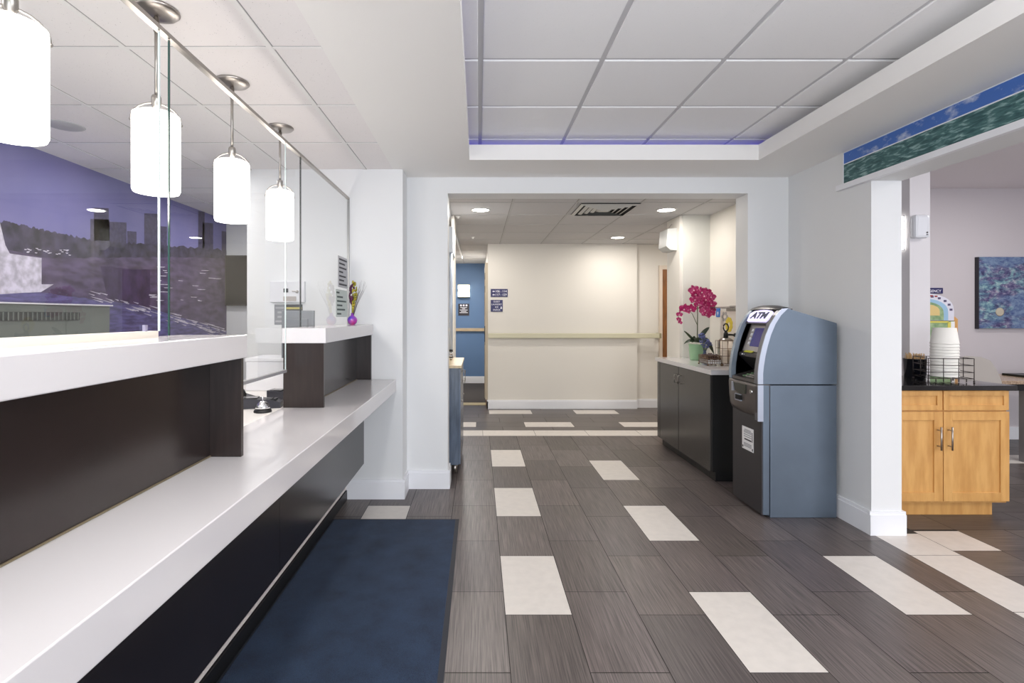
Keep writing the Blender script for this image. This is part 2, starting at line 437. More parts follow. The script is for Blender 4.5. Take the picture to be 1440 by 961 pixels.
# beam picture: sea and sky
def sea_mat():
    m = bpy.data.materials.new('sea_print'); m.use_nodes = True; nt = m.node_tree; b = nt.nodes['Principled BSDF']
    tc = nt.nodes.new('ShaderNodeTexCoord'); mp = nt.nodes.new('ShaderNodeMapping'); mp.inputs['Scale'].default_value = (1, 14, 64)
    mp.inputs['Rotation'].default_value = (0, 0, 0)
    nt.links.new(tc.outputs['Object'], mp.inputs[0])
    n = nt.nodes.new('ShaderNodeTexNoise'); n.inputs['Scale'].default_value = 1; n.inputs['Detail'].default_value = 6; n.inputs['Distortion'].default_value = .5
    nt.links.new(mp.outputs[0], n.inputs['Vector'])
    r = nt.nodes.new('ShaderNodeValToRGB'); r.color_ramp.elements[0].position = .34; r.color_ramp.elements[1].position = .72
    r.color_ramp.elements[0].color = (*lin((30, 72, 76)), 1); r.color_ramp.elements[1].color = (*lin((160, 190, 188)), 1)
    e = r.color_ramp.elements.new(.52); e.color = (*lin((62, 106, 106)), 1)
    nt.links.new(n.outputs['Fac'], r.inputs[0]); nt.links.new(r.outputs[0], b.inputs['Base Color']); b.inputs['Roughness'].default_value = .5
    return m
def cloud_mat():
    m = bpy.data.materials.new('sky_print'); m.use_nodes = True; nt = m.node_tree; b = nt.nodes['Principled BSDF']
    tc = nt.nodes.new('ShaderNodeTexCoord'); mp = nt.nodes.new('ShaderNodeMapping'); mp.inputs['Scale'].default_value = (1, 5, 9); mp.inputs['Location'].default_value = (0, 3.1, .9)
    nt.links.new(tc.outputs['Object'], mp.inputs[0])
    n = nt.nodes.new('ShaderNodeTexNoise'); n.inputs['Scale'].default_value = 1; n.inputs['Detail'].default_value = 7; n.inputs['Roughness'].default_value = .62
    nt.links.new(mp.outputs[0], n.inputs['Vector'])
    r = nt.nodes.new('ShaderNodeValToRGB'); r.color_ramp.elements[0].position = .52; r.color_ramp.elements[1].position = .68
    r.color_ramp.elements[0].color = (*lin((64, 108, 184)), 1); r.color_ramp.elements[1].color = (*lin((206, 212, 226)), 1)
    nt.links.new(n.outputs['Fac'], r.inputs[0]); nt.links.new(r.outputs[0], b.inputs['Base Color']); b.inputs['Roughness'].default_value = .5
    return m
T = thing('wall_mural', 'long narrow sea and blue sky print along the beam above the breakfast opening', 'picture', (2.51, 1.2, 2.30))
MB().box(2.504, 2.51, -1.2, 3.632, 2.305, 2.432).build('sea_panel', T, sea_mat())
MB().box(2.504, 2.51, -1.2, 3.632, 2.438, 2.512).build('sky_panel', T, cloud_mat())
MB().box(2.501, 2.51, -1.2, 3.636, 2.432, 2.438).box(2.501, 2.51, 3.632, 3.640, 2.30, 2.514).box(2.501, 2.51, -1.2, 3.636, 2.512, 2.517).build('frame', T, M_trimw)
struct('trim_4', B(2.48, 2.51, -2.4, 3.68, 2.262, 2.298), M_trimw)

# ------------------------------------------------------------------ reception desk
T = thing('reception_desk', 'long dark front desk with a white stone worktop along the left wall', 'desk', (-.95, 2.0, 0))
wt = MB().box(-1.035, -.63, -.6, 4.045, .822, .913, bev=.003); wt.build('worktop', T, M_quartz)
for (a, b_) in ((-.6, .62), (.62, 2.33), (2.33, 4.045)):
    MB().box(-.895, -.875, a+.0012, b_-.0012, .27, .822).build('front_panel', T, M_espresso2)
MB().box(-1.035, -1.02, -.6, 4.045, 0, .27).box(-1.035, -.895, -.6, 4.045, .262, .27).build('plinth', T, M_dark)
MB().box(-1.022, -1.008, -.6, 4.045, .076, .095).build('kick_trim', T, mat('kick_white', (228, 220, 214), .4))
MB().box(-1.02, -1.0, -.6, 4.03, 0, .07).build('cove_base', T, M_black)
def raised(label, y0, y1, wings, name='raised_counter'):
    T = thing(name, label, 'counter', (-.93, (y0+y1)/2, .914))
    MB().box(-1.037, -.805, y0, y1, 1.254, 1.333, bev=.003).build('ledge', T, M_quartz)
    MB().box(-.945, -.925, y0+.006, y1-.002, .914, 1.254).build('back_panel', T, M_espresso)
    for (a, b_) in wings:
        MB().box(-1.03, -.945, a, b_, .914, 1.254).box(-.925, -.817, a, b_, .914, 1.254).box(-.945, -.925, a-.001, b_-.0 if False else a+.004, .914, 1.254).build('end_panel', T, M_espresso)
    MB().box(-.925, -.921, y0+.02, y1-.02, .914, .918).build('edge_bead', T, mat('bead', (120, 108, 84), .5))
    return T
raised('nearest raised desk section with white stone ledge over a dark recessed panel', -.6, 1.845, ((1.823, 1.841),))
raised('short raised desk section with white ledge against the far white wall', 2.79, 4.045, ((2.794, 2.812), (4.02, 4.044)))
# staff side desk
T = thing('staff_desk', 'white work surface behind the front desk, below the glass', 'desk', (-1.45, 2, 0))
MB().box(-1.80, -1.037, -.6, 4.04, .872, .908, bev=.002).build('desktop', T, M_desk)
for y in (0, 2.0, 3.9): MB().box(-1.78, -1.06, y, y+.03, 0, .872).build('support_panel', T, M_desk)

# glass screen
GX0, GX1 = -.996, -.991
M_glass = glass_mat('screen_glass', (.93, .95, .955), 1.5, .8)
M_gedge = mat('glass_edge', (38, 70, 66), .15, spec=.8)
M_gedge_l = mat('glass_edge_bright', (214, 226, 226), .2)
def pane(label, poly, edges):
    T = thing('glass_screen', label, 'glass screen', (-.995, poly[0][0], poly[0][1]), 'glass panes above the front desk')
    # a single interface: pane face, with polished edges as thin parts
    mb = MB(); mb.m(M_glass); mb.poly([(GX1, y, z) for y, z in poly]); mb.build('pane', T)
    for (y, z0, z1, m_) in edges:
        MB().box(GX0, GX1, y-.0025, y+.0025, z0, z1).build('polished_edge', T, m_)
    return T
T = pane('first glass pane, nearest the camera, set in a cream channel on the ledge', [(-.5, 1.336), (1.647, 1.336), (1.647, 2.284), (-.5, 2.284)], [(1.647, 1.352, 2.284, M_gedge_l)])
MB().box(-1.008, -.982, -.5, 1.625, 1.333, 1.353).build('base_channel', T, mat('cream_channel', (226, 218, 206), .5))
MB().box(-.990, -.982, 1.56, 1.572, 1.353, 1.372).build('clamp', T, mat('clamp_clear', (150, 146, 170), .2))
T = pane('tall glass pane over the open pass-through beside the service bell', [(1.70, 1.336), (1.848, 1.336), (1.848, 1.118), (2.725, 1.118), (2.725, 2.284), (1.70, 2.284)],
     [(1.70, 1.336, 2.284, M_gedge), (2.725, 1.118, 2.284, M_gedge_l)])
MB().box(-1.004, -.986, 1.85, 2.725, 1.108, 1.122).build('bottom_channel', T, mat('pale_channel', (150, 150, 152), .4))
pane('narrow glass pane between the pass-through and the last pane', [(2.73, 1.336), (2.95, 1.336), (2.95, 2.284), (2.73, 2.284)], [(2.95, 1.336, 2.284, M_black)])
T = pane('last glass pane, standing on the short ledge against the white wall', [(2.958, 1.336), (4.04, 1.336), (4.04, 2.284), (2.958, 2.284)], [(2.958, 1.336, 2.284, M_gedge)])
MB().box(-1.004, -.986, 4.040, 4.048, 1.334, 2.284).build('wall_channel', T, mat('grey_channel', (150, 150, 150), .4, .6))
T = thing('head_rail', 'brushed steel rail running along the top edge of the glass', 'rail', (-.995, 2, 2.286))
MB().box(-1.006, -.984, -.6, 4.045, 2.286, 2.30).build('top_bar', T, M_steel)

# pendants
def pendant(y, label, rot):
    T = thing('pendant_lamp', label, 'lamp', (-1.18, y, ZS), 'pendant lamps over the front desk')
    c = lambda z: (-1.18, y, z)
    MB().lathe(c(0), [(.0, ZS-.001), (.076, ZS-.001), (.078, ZS-.006), (.070, ZS-.014), (.045, ZS-.019), (.012, ZS-.024), (0, ZS-.024)], 40).build('canopy', T, M_steel)
    MB().cyl(c(2.20), .0065, ZS-.024-2.20, 14).cyl(c(2.44), .010, .05, 14).build('rod', T, M_steel)
    MB().lathe(c(0), [(.0, 2.205), (.014, 2.205), (.0165, 2.198), (.0165, 2.172), (.013, 2.168), (.013, 2.14), (0, 2.14)], 20).build('socket', T, M_steel)
    a = []
    for k in range(13):
        t = PI*k/12; a.append((-1.18+.079*math.cos(t)*math.cos(rot), y+.079*math.cos(t)*math.sin(rot), 2.11+.068*math.sin(t)))
    MB().tube(a, .0035, 8).build('bail', T, M_steel)
    sh = MB().lathe(c(0), [(.0, 2.138), (.060, 2.140), (.0765, 2.132), (.078, 2.12), (.078, 1.86), (.074, 1.85), (.068, 1.852), (.068, 1.87), (0, 1.90)], 48).build('shade', T, M_shade)
    for s in (1, -1):
        MB().ball((-1.18+s*.079*math.cos(rot), y+s*.079*math.sin(rot), 2.108), .006).build('screw', T, M_steel)
    return T
pendant(1.335, 'lit white cylinder pendant lamp cut off by the left edge of the picture', .7)
pendant(1.94, 'second nearest lit white pendant lamp, hanging above the nearest ledge end', .5)
pendant(2.536, 'third lit white pendant lamp, hanging above the pass-through', .4)
pendant(3.149, 'smallest and farthest lit white pendant lamp, beside the last glass pane', .4)

# ------------------------------------------------------------------ objects on the desk
T = thing('service_bell', 'chrome call bell with a black base on the desk in the pass-through', 'bell', (-1.10, 2.70, .908))
MB().lathe((-1.10, 2.70, 0), [(0, .908), (.043, .908), (.044, .913), (.040, .922), (0, .922)], 32).build('base', T, M_black)
MB().lathe((-1.10, 2.70, 0), [(.036, .924), (.035, .936), (.029, .951), (.018, .961), (.006, .966), (0, .967)], 32).build('dome', T, M_chrome)
MB().cyl((-1.10, 2.70, .966), .003, .014, 10).ball((-1.10, 2.70, .981), .005).build('button', T, M_chrome)

def card_terminal(label, loc, rz):
    T = thing('card_terminal', label, 'payment terminal', loc); T.rotation_euler.z = rz
    MB().prism([(-.10, 0), (.10, 0), (.10, .03), (.04, .045), (-.10, .055)], -.045, .045, 'y').build('body', T, mat('terminal_grey', (52, 52, 60), .4), world=False)
    k = MB()
    for i in range(4):
        for j in range(3): k.box(.0+.02*i, .014+.02*i, -.03+.022*j, -.014+.022*j, .036, .047)
    k.build('keypad', T, M_black, world=False)
    MB().box(-.085, -.02, -.034, .034, .048, .056).build('screen', T, M_tvscr, world=False)
    return T
card_terminal('dark card terminal lying left of the call bell', (-1.16, 2.84, .908), .2)
card_terminal('dark card terminal lying behind the call bell, partly hidden by the end panel', (-1.13, 3.12, .908), -.1)
T = thing('telephone', 'black desk telephone with coiled cord behind the card terminals', 'telephone', (-1.37, 2.98, .908))
MB().prism([(-1.46, .908), (-1.29, .908), (-1.29, .93), (-1.46, .985)], 2.90, 3.08, 'y').build('base', T, M_black)
MB().tube([(-1.44, 2.93, 1.0), (-1.43, 2.96, 1.005), (-1.37, 2.965, .99), (-1.32, 2.96, .975), (-1.30, 2.93, .96)], .016, 10).build('handset', T, M_black)
co_ = []
for k in range(90):
    t = k/89; a = t*2*PI*14
    bx = -1.39+.09*t; bz = .95+.085*math.sin(PI*t)
    co_.append((bx+.008*math.cos(a), 2.87+.008*math.sin(a), bz))
MB().tube(co_, .0022, 6).build('cord', T, M_black)
T = thing('storage_box', 'plain white box standing behind the black telephone', 'box', (-1.36, 3.5, .908))
MB().box(-1.52, -1.12, 3.46, 3.74, .908, 1.10, bev=.004).build('body', T, mat('white_box', (236, 236, 240), .5))
MB().box(-1.525, -1.115, 3.455, 3.745, 1.10, 1.122, bev=.003).build('lid', T, mat('white_box', (236, 236, 240), .5))

T = thing('computer_monitor', 'grey back of a computer monitor seen through the glass above the short ledge', 'monitor', (-1.28, 3.36, .908))
MB().box(-1.25, -1.045, 3.36, 3.385, 1.13, 1.432, bev=.004).box(-1.22, -1.08, 3.345, 3.36, 1.2, 1.38, bev=.004).build('housing', T, mat('monitor_grey', (104, 108, 114), .45))
MB().box(-1.165, -1.13, 3.345, 3.36, .93, 1.22).build('stand', T, M_black)
MB().box(-1.24, -1.06, 3.28, 3.44, .908, .93, bev=.003).build('foot', T, M_black)
T = thing('control_panel', 'white alarm keypad panel on the wall behind the glass', 'control panel', (-1.45, 4.04, 1.5))
MB().box(-1.58, -1.32, 4.01, 4.05, 1.50, 1.66, bev=.004).build('case', T, mat('panel_white', (222, 222, 226), .4))
MB().box(-1.475, -1.44, 4.005, 4.01, 1.575, 1.605).build('display', T, M_tvscr)
MB().box(-1.476, -1.38, 4.004, 4.01, 1.51, 1.545).build('key_row', T, mat('taupe', (176, 168, 162), .5))
MB().ball((-1.37, 3.998, 1.58), .012).tube([(-1.37, 4.0, 1.58), (-1.405, 3.99, 1.585)], .004).build('key', T, M_steel)
def notice(name, label, x0, x1, y, z0, z1, bg, ink, rows, cat='notice', hdr=None):
    T = MB(); T.m(bg).box(x0, x1, y-.003, y, z0, z1); T.m(ink)
    n = len(rows)
    for i, (a, b_) in enumerate(rows):
        zc = z1-(z1-z0)*(i+.75)/(n+.5); h = (z1-z0)/(n+.5)*.2
        T.box(x0+(x1-x0)*a, x0+(x1-x0)*b_, y-.0038, y-.003, zc-h, zc+h)
    o = T.build(name, off=((x0+x1)/2, y, z0)); tag(o, label, cat); return o
M_bk = mat('notice_black', (40, 36, 36), .5); M_yel = mat('notice_yellow', (196, 184, 96), .5)
notice('wall_notice', 'black notice with yellow and white lines below the white alarm panel', -1.475, -1.345, 4.05, 1.31, 1.485, M_bk, M_yel, [(.05, .95), (.05, .6), (.05, .5), (.05, .7)])
notice('wall_notice', 'grey square notice with a faint circle left of the black notice', -1.56, -1.478, 4.05, 1.33, 1.485, mat('grey_notice', (132, 134, 138), .5), mat('grey_notice_l', (172, 172, 176), .5), [(.1, .9), (.3, .7), (.3, .7), (.1, .9)])
# notices on glass
def gnotice(label, y0, y1, z0, z1, bg, ink, rows):
    T = MB(); T.m(bg).box(-.9895, -.9885, y0, y1, z0, z1); T.m(ink); n = len(rows)
    for i, (a, b_) in enumerate(rows):
        zc = z1-(z1-z0)*(i+.75)/(n+.5); h = (z1-z0)/(n+.5)*.2
        T.box(-.9885, -.9880, y0+(y1-y0)*a, y0+(y1-y0)*b_, zc-h, zc+h)
    o = T.build('paper_notice', off=(-.989, y0, z0)); tag(o, label, 'notice')
gnotice('upper grey printed notice taped to the last glass pane', 3.73, 4.0, 1.602, 1.825, mat('grey_paper', (186, 186, 190), .6), M_ink, [(.1, .9), (.1, .7), (.1, .85), (.1, .5), (.1, .8), (.1, .6), (.1, .9)])
gnotice('lower pale green notice with dark writing taped above the vase', 3.67, 3.985, 1.39, 1.585, mat('green_paper', (206, 216, 212), .6), mat('green_ink', (66, 84, 80), .6), [(.05, .3), (.1, .6), (.1, .9), (.1, .55), (.1, .8), (.1, .45)])
# vase with glitter sprigs
T = thing('decorative_vase', 'small round magenta and blue glass vase holding glitter sprigs on the short ledge', 'vase', (-.915, 3.84, 1.333))
vx, vy = -.915, 3.84
M_vase = mat('magenta_glass', (190, 30, 130), .08, var=.5, vscale=14, rgb2=(40, 60, 190), coat=1)
MB().lathe((vx, vy, 1.333), [(0, 0), (.018, 0), (.032, .014), (.037, .034), (.032, .052), (.016, .064), (.010, .072), (.011, .085), (.009, .085), (.008, .07)], 28).build('bowl', T, M_vase)
M_gold = mat('gold_glitter', (196, 160, 60), .35, .6, var=.4, vscale=200, rgb2=(120, 150, 60)); M_purp = mat('purple_glitter', (104, 40, 84), .4, .4, var=.5, vscale=150)
sp = MB()
for k in range(6):
    dx, dy = random.uniform(-.01, .02), random.uniform(-.01, .01)
    sp.m(M_gold).tube([(vx, vy, 1.36), (vx+.004+dx*.5, vy+dy, 1.45), (vx+.012+dx, vy+dy*2, 1.56)], .0035, 6)
for k in range(70):
    t = random.random(); z = 1.47+.18*t
    cxx = vx+.002+.03*(z-1.40)
    w = .022*math.sin(PI*min(1, max(.1, t*.9+.08)))+.004
    a = random.uniform(0, 2*PI)
    left = math.cos(a) < 0
    sp.m(M_purp if left and t < .85 else M_gold).ball((cxx+w*math.cos(a), vy+w*math.sin(a), z), random.uniform(.005, .009), (1, 1, 1.5), 6)
sp.build('glitter_sprig', T)
tw = MB()
for k in range(12):
    dx = random.uniform(.03, .11); dy = random.uniform(-.04, .03)
    tw.tube([(vx, vy, 1.37), (vx+dx*.35, vy+dy*.4, 1.48), (vx+dx*.8, vy+dy, 1.57), (vx+dx, vy+dy, 1.60+random.uniform(-.03, .06))], .0013, 5, .0005)
tw.build('twigs', T, mat('twig', (96, 88, 92), .7))

# floor mat
T = thing('floor_mat', 'large dark blue entrance mat lying along the front desk', 'mat', (-.57, 2, 0))
def mat_pile():
    m = bpy.data.materials.new('blue_pile'); m.use_nodes = True; nt = m.node_tree; b = nt.nodes['Principled BSDF']
    tc = nt.nodes.new('ShaderNodeTexCoord'); n = nt.nodes.new('ShaderNodeTexNoise'); n.inputs['Scale'].default_value = 420; n.inputs['Detail'].default_value = 3
    n2 = nt.nodes.new('ShaderNodeTexNoise'); n2.inputs['Scale'].default_value = 7; n2.inputs['Detail'].default_value = 6
    nt.links.new(tc.outputs['Object'], n.inputs['Vector']); nt.links.new(tc.outputs['Object'], n2.inputs['Vector'])
    ad = nt.nodes.new('ShaderNodeMath'); ad.operation = 'MULTIPLY_ADD'; ad.inputs[1].default_value = .45
    nt.links.new(n2.outputs['Fac'], ad.inputs[0]); nt.links.new(n.outputs['Fac'], ad.inputs[2])
    r = nt.nodes.new('ShaderNodeValToRGB'); r.color_ramp.elements[0].position = .55; r.color_ramp.elements[1].position = .95
    r.color_ramp.elements[0].color = (*lin((16, 30, 52)), 1); r.color_ramp.elements[1].color = (*lin((46, 68, 98)), 1)
    nt.links.new(ad.outputs[0], r.inputs[0]); nt.links.new(r.outputs[0], b.inputs['Base Color'])
    b.inputs['Roughness'].default_value = .95; b.inputs['Sheen Weight'].default_value = .04
    bp = nt.nodes.new('ShaderNodeBump'); bp.inputs['Strength'].default_value = .7; bp.inputs['Distance'].default_value = .003
    nt.links.new(n.outputs['Fac'], bp.inputs['Height']); nt.links.new(bp.outputs[0], b.inputs['Normal'])
    return m
MB().box(-.985, -.158, .2, 3.61, .001, .009, bev=.002).build('pile', T, mat_pile())
MB().box(-.998, -.133, .18, 3.634, .0004, .004, bev=.001).build('rubber_border', T, mat('rubber', (44, 46, 54), .7))

# ------------------------------------------------------------------ office behind the glass
# falls mural on left wall: measured on the wall plane X=-2.96
XM = -2.955
def mp_(px, py, d=0):
    y = 2.96*F/(673-px); return (XM+d, y, 1.4+(444-py)*y/F)
mu = MB()
M_ms = mat('mural_sky', (122, 118, 166), .6, var=.12, vscale=1.5, rgb2=(104, 102, 152)); M_mt = mat('mural_trees', (70, 64, 90), .6, var=.5, vscale=12)  # mural colours lightened to carry the haze of the glass
M_mc = mat('mural_cliff', (94, 80, 112), .6, var=.35, vscale=6, stretch=(1, 1, 3)); M_mw = mat('mural_water', (104, 98, 150), .6, var=.3, vscale=7, stretch=(1, 1, 5))
M_mf = mat('mural_foam', (206, 200, 216), .6, var=.2, vscale=20); M_mb = mat('mural_tower', (74, 68, 98), .6, var=.2, vscale=30)
M_mdark = mat('mural_dark', (70, 54, 92), .6, var=.3, vscale=8)
def lay(m_, pts, d):
    mu.m(m_); mu.poly([mp_(x, y, d) for x, y in pts])
Y0m, Y1m = 1.9, 6.205
mu.m(M_ms).box(-2.96, XM, Y0m, Y1m, .9, 2.515)
def jag(x0, y0, x1, y1, n, amp):
    return [(x0+(x1-x0)*i/n, y0+(y1-y0)*i/n+random.uniform(-amp, amp)) for i in range(n+1)]
for m_, (a, b_, t) in ((M_mb, (126, 153, 308)), (M_mb, (131, 152, 292)), (M_mb, (152, 177, 312)), (M_mb, (178, 191, 325)), (M_mb, (202, 225, 300)), (M_mb, (278, 287, 297)), (M_mb, (284, 299, 313)), (M_mb, (311, 317.6, 325)), (M_mb, (222, 234, 318))):
    lay(m_, [(a, 380), (b_, 380), (b_, t+1), (a, t)], .0006)
lay(M_mt, jag(-280, 275, 0, 311, 40, 4)+jag(2, 311, 125, 337, 60, 2.0)+jag(127, 338, 317.8, 352, 60, 2.2)+[(317.8, 372), (130, 368), (60, 364), (0, 352), (-280, 330)], .0010)
lay(M_mc, jag(-280, 325, 0, 350, 10, 1)+jag(0, 350, 60, 362, 8, .8)+jag(62, 363, 317.8, 362, 40, 1.2)+[(317.8, 468), (230, 440), (150, 425), (60, 412), (0, 408), (-280, 400)], .0014)
lay(M_mdark, [(140, 374)]+jag(142, 374, 210, 380, 10, 1)+[(210, 434), (150, 420)], .0017)
lay(M_mw, jag(-280, 395, 60, 412, 20, .6)+jag(62, 412, 200, 430, 20, 1)+[(317.8, 466), (317.8, 500), (-280, 620)], .0018)
lay(M_mf, [(-280, 330), (0, 353), (14, 357), (57, 363), (57, 400), (74, 400), (56, 411), (30, 412), (0, 414), (-280, 415)], .0022)
lay(M_mf, [(-10, 280), (0, 320), (6, 345), (14, 360), (-20, 358)], .0021)
for k in range(60):
    t = random.random(); bx = 120+195*t; by = 414+56*t**1.15+random.uniform(-7, 7); l = random.uniform(6, 20)
    lay(M_mf, [(bx, by), (min(317, bx+l), by+l*.24), (min(317, bx+l*.9), by+l*.24+1.3), (bx+2, by+1)], .0024+.00001*k)
for k in range(26):
    bx = random.uniform(195, 300); by = random.uniform(375, 425); l = random.uniform(4, 14)
    lay(M_mf, [(bx, by), (bx+l, by+.5), (bx+l*.8, by+1.3), (bx+1, by+1)], .0033+.00001*k)
for k in range(24):
    bx = random.uniform(30, 100); by = 350+bx*.04+random.uniform(-4, 5)
    lay(M_mf, [(bx, by), (bx+4, by+.3), (bx+3, by+1.6), (bx+.6, by+1.2)], .0036+.00001*k)
o = mu.build('wall_mural', off=(-2.96, 4, .9)); tag(o, 'large purple-blue waterfall and skyline photograph covering the office wall behind the glass', 'mural')
for v in (0,): pass
T = thing('heating_unit', 'grey metal heating unit with a louvred band, low behind the glass at far left', 'heater', (-2.7, 2.5, 0))
M_hu = mat('unit_grey', (112, 117, 113), .45)
MB().prism([(-2.945, .25), (-2.47, .25), (-2.45, 1.462), (-2.945, 1.462)], 1.3, 3.52, 'y').build('body', T, M_hu)
MB().box(-2.945, -2.435, 1.29, 3.53, 1.462, 1.470).build('top_plate', T, mat('unit_white', (212, 210, 214), .4))
g = MB().m(mat('louvre_dark', (70, 72, 72), .5)).box(-2.452, -2.446, 1.6, 3.25, 1.372, 1.42); g.m(M_hu)
for k in range(55): g.box(-2.446, -2.443, 1.61+k*.03, 1.617+k*.03, 1.374, 1.418)
g.build('louvre', T)
MB().box(-2.9, -2.5, 1.4, 3.4, 0, .25).build('base', T, M_hu)
T = thing('television', 'black wall television at the far end of the office beyond the mural', 'television', (-2.6, 6.2, 1.5))
MB().box(-2.945, -1.85, 6.15, 6.21, 1.515, 2.10, bev=.004).build('frame', T, M_black)
MB().box(-2.93, -1.865, 6.146, 6.15, 1.53, 2.085).build('screen', T, mat('tv_off', (12, 12, 13), .5, spec=.2))
T = MB().lathe((-2.44, 3.125, 0), [(0, ZS-.004), (.09, ZS-.004), (.10, ZS-.0), (0, ZS)], 32); o = T.build('ceiling_speaker', material=mat('speaker_grey', (186, 186, 188), .6), off=(0, 0, 0)); tag(o, 'flat round speaker disc in the tiled ceiling behind the glass', 'speaker')

# ------------------------------------------------------------------ ATM
AY0, AY1 = 3.662, 4.088
P = [(1.931, .925), (1.931, 1.0), (1.936, 1.05), (1.947, 1.12), (1.963, 1.19), (1.985, 1.265), (2.016, 1.34), (2.055, 1.402), (2.10, 1.448)]
T = thing('cash_machine', 'free-standing grey cash machine with a lit ATM sign beside the white pier', 'cash machine', (2.2, 3.87, 0))
MB().box(2.016, 2.476, AY0, AY1, .0, .917, bev=.004).build('safe_cabinet', T, M_atm_side)
dr = MB().box(1.967, 2.012, AY0+.002, AY1, .018, .917, bev=.003).build('safe_door', T, M_atm_side)
MB().box(1.960, 1.967, AY0+.006, AY1-.004, .02, .915).build('door_face', dr, M_atm_door)
hp = [(x+.034, z) for x, z in P] + [(2.14, 1.447), (2.476, 1.347), (2.476, .925)]
hm = [(2.165, .925), (2.165, 1.443), (2.476, 1.347), (2.476, .925)]
MB().prism(hp, AY0, 3.712, 'y').prism(hm, 3.712, 4.048, 'y').prism(hp, 4.048, AY1, 'y').build('upper_housing', T, M_atm_side)
# cheeks
def cheek(y0, y1): return [(x, z) for x, z in P] + [(2.16, 1.452), (2.16, .925)]
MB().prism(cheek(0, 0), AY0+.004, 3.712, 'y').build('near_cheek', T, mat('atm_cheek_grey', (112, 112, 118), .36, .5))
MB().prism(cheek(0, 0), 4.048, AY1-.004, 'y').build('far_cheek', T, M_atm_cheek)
st = [(x-.002, z) for x, z in P]; st2 = [(x+.034, z) for x, z in P][::-1]; st2[0] = (2.14, 1.452)
MB().prism(st+st2, AY0-.004, AY0+.004, 'y').box(1.929, 1.967, AY0-.004, AY0+.004, .667, .918).build('silver_strip', T, M_atm_strip)
# crown above sign
cr = MB(); n = 14
prev = None
for i in range(n+1):
    t = i/n; y = AY0+.004+(AY1-AY0-.008)*t; b_ = 1-(2*t-1)**2
    ring = [(2.09-.012*b_, y, 1.442+.004*b_), (2.11-.01*b_, y, 1.456+.018*b_), (2.135, y, 1.458+.018*b_), (2.155, y, 1.452+.012*b_), (2.19, y, 1.425)]
    ring = [cr.bm.verts.new(p) for p in ring]
    if prev:
        for a in range(4): cr._f([prev[a], prev[a+1], ring[a+1], ring[a]], True)
    prev = ring
cr.build('crown', T, M_atm_dark)
# sign face, tilted, trapezoid
def onP(z):
    for (x0, z0), (x1, z1) in zip(P, P[1:]):
        if z0 <= z <= z1: return x0+(x1-x0)*(z-z0)/(z1-z0)
    return P[-1][0]
sg = thing.__class__
zb, zt = 1.352, 1.440
xb, xt = onP(zb)+.004, onP(zt)+.002
hs = MB().m(M_atm_dark)
hs.prism([(xb+.008, zb-.012), (xt+.008, zt+.006), (2.2, 1.45), (2.2, zb-.012)], 3.712, 4.048, 'y'); hs.build('sign_housing', T)
sgm = MB()
M_sign = mat('lit_sign', (220, 214, 250), .4, emit=(222, 214, 255), es=.55)
def sp3(u, v, d=0):   # u along Y (0 near), v up
    x = xb+(xt-xb)*v; z = zb+(zt-zb)*v; nx, nz = -(zt-zb), (xt-xb); l = math.hypot(nx, nz)
    return Vector((x+nx/l*d, 3.712+(4.048-3.712)*u, z+nz/l*d))
A = [(.13, .06), (.87, .06), (.98, .70), (.85, .90), (.65, .98), (.5, 1.0), (.35, .98), (.15, .90), (.02, .70)]
tv = [sgm.bm.verts.new(sp3(u, v, .004)) for u, v in A]; bv = [sgm.bm.verts.new(sp3(u, v, -.01)) for u, v in A]
sgm.m(M_sign); sgm._f(tv)
for i in range(len(A)): sgm._f([tv[i], tv[(i+1) % len(A)], bv[(i+1) % len(A)], bv[i]])
so_ = sgm.build('lit_sign', T)
ux = Vector((0, -1, 0)); uy = (sp3(0, 1)-sp3(0, 0)).normalized(); uz = ux.cross(uy)
R_ = Matrix((ux, uy, uz)).transposed().to_4x4(); R_.translation = sp3(.5, .50, .0052)
MB().m(mat('sign_letters', (52, 60, 92), .6)).text('ATM', .082, R_ @ Matrix.Diagonal((1.25, .95, 1, 1)), .0015, bold=.035).build('sign_lettering', so_)
# recess core
core = [(1.936, .925), (1.938, .945), (2.10, .990), (1.992, 1.098), (1.990, 1.122), (2.012, 1.132), (2.082, 1.342), (2.16, 1.345), (2.16, .925)]
MB().prism(core, 3.712, 4.048, 'y').build('recess_body', T, M_atm_dark)
MB().prism([(2.10-.003, .991), (1.994-.003, 1.096), (1.998, 1.099), (2.104, .994)], 3.715, 4.046, 'y').build('dispenser_recess', T, M_dark)
pd = MB().prism([(2.008, 1.136), (2.078, 1.336), (2.086, 1.336), (2.016, 1.136)], 3.735, 4.03, 'y').build('screen_panel', T, M_atm_panel)
def onS(t): return (2.008+(2.078-2.008)*t, 1.136+.2*t)
def slab(y0, y1, t0, t1, d, h=.003):
    (xa, za), (xb_, zb_) = onS(t0), onS(t1); nx, nz = -.944, .33
    return [(xa+nx*d, za+nz*d), (xb_+nx*d, zb_+nz*d), (xb_+nx*(d+h), zb_+nz*(d+h)), (xa+nx*(d+h), za+nz*(d+h))]
MB().prism(slab(0, 0, .18, .86, 0), 3.765, 3.95, 'y').build('screen', pd, M_screen)
for k in range(4):
    MB().prism(slab(0, 0, .24+.16*k, .33+.16*k, 0, .006), 3.962, 3.982, 'y').build('side_key', pd, M_trimw)
MB().prism([(1.988, 1.128), (2.004, 1.136), (2.004, 1.142), (1.988, 1.134)], 3.86, 3.97, 'y').build('card_slot_light', T, mat('yellow_green', (206, 206, 60), .4))
MB().ball((1.988, 3.99, 1.11), .007).ball((1.988, 3.965, 1.11), .006).build('audio_jack', T, M_chrome)
kp = MB()
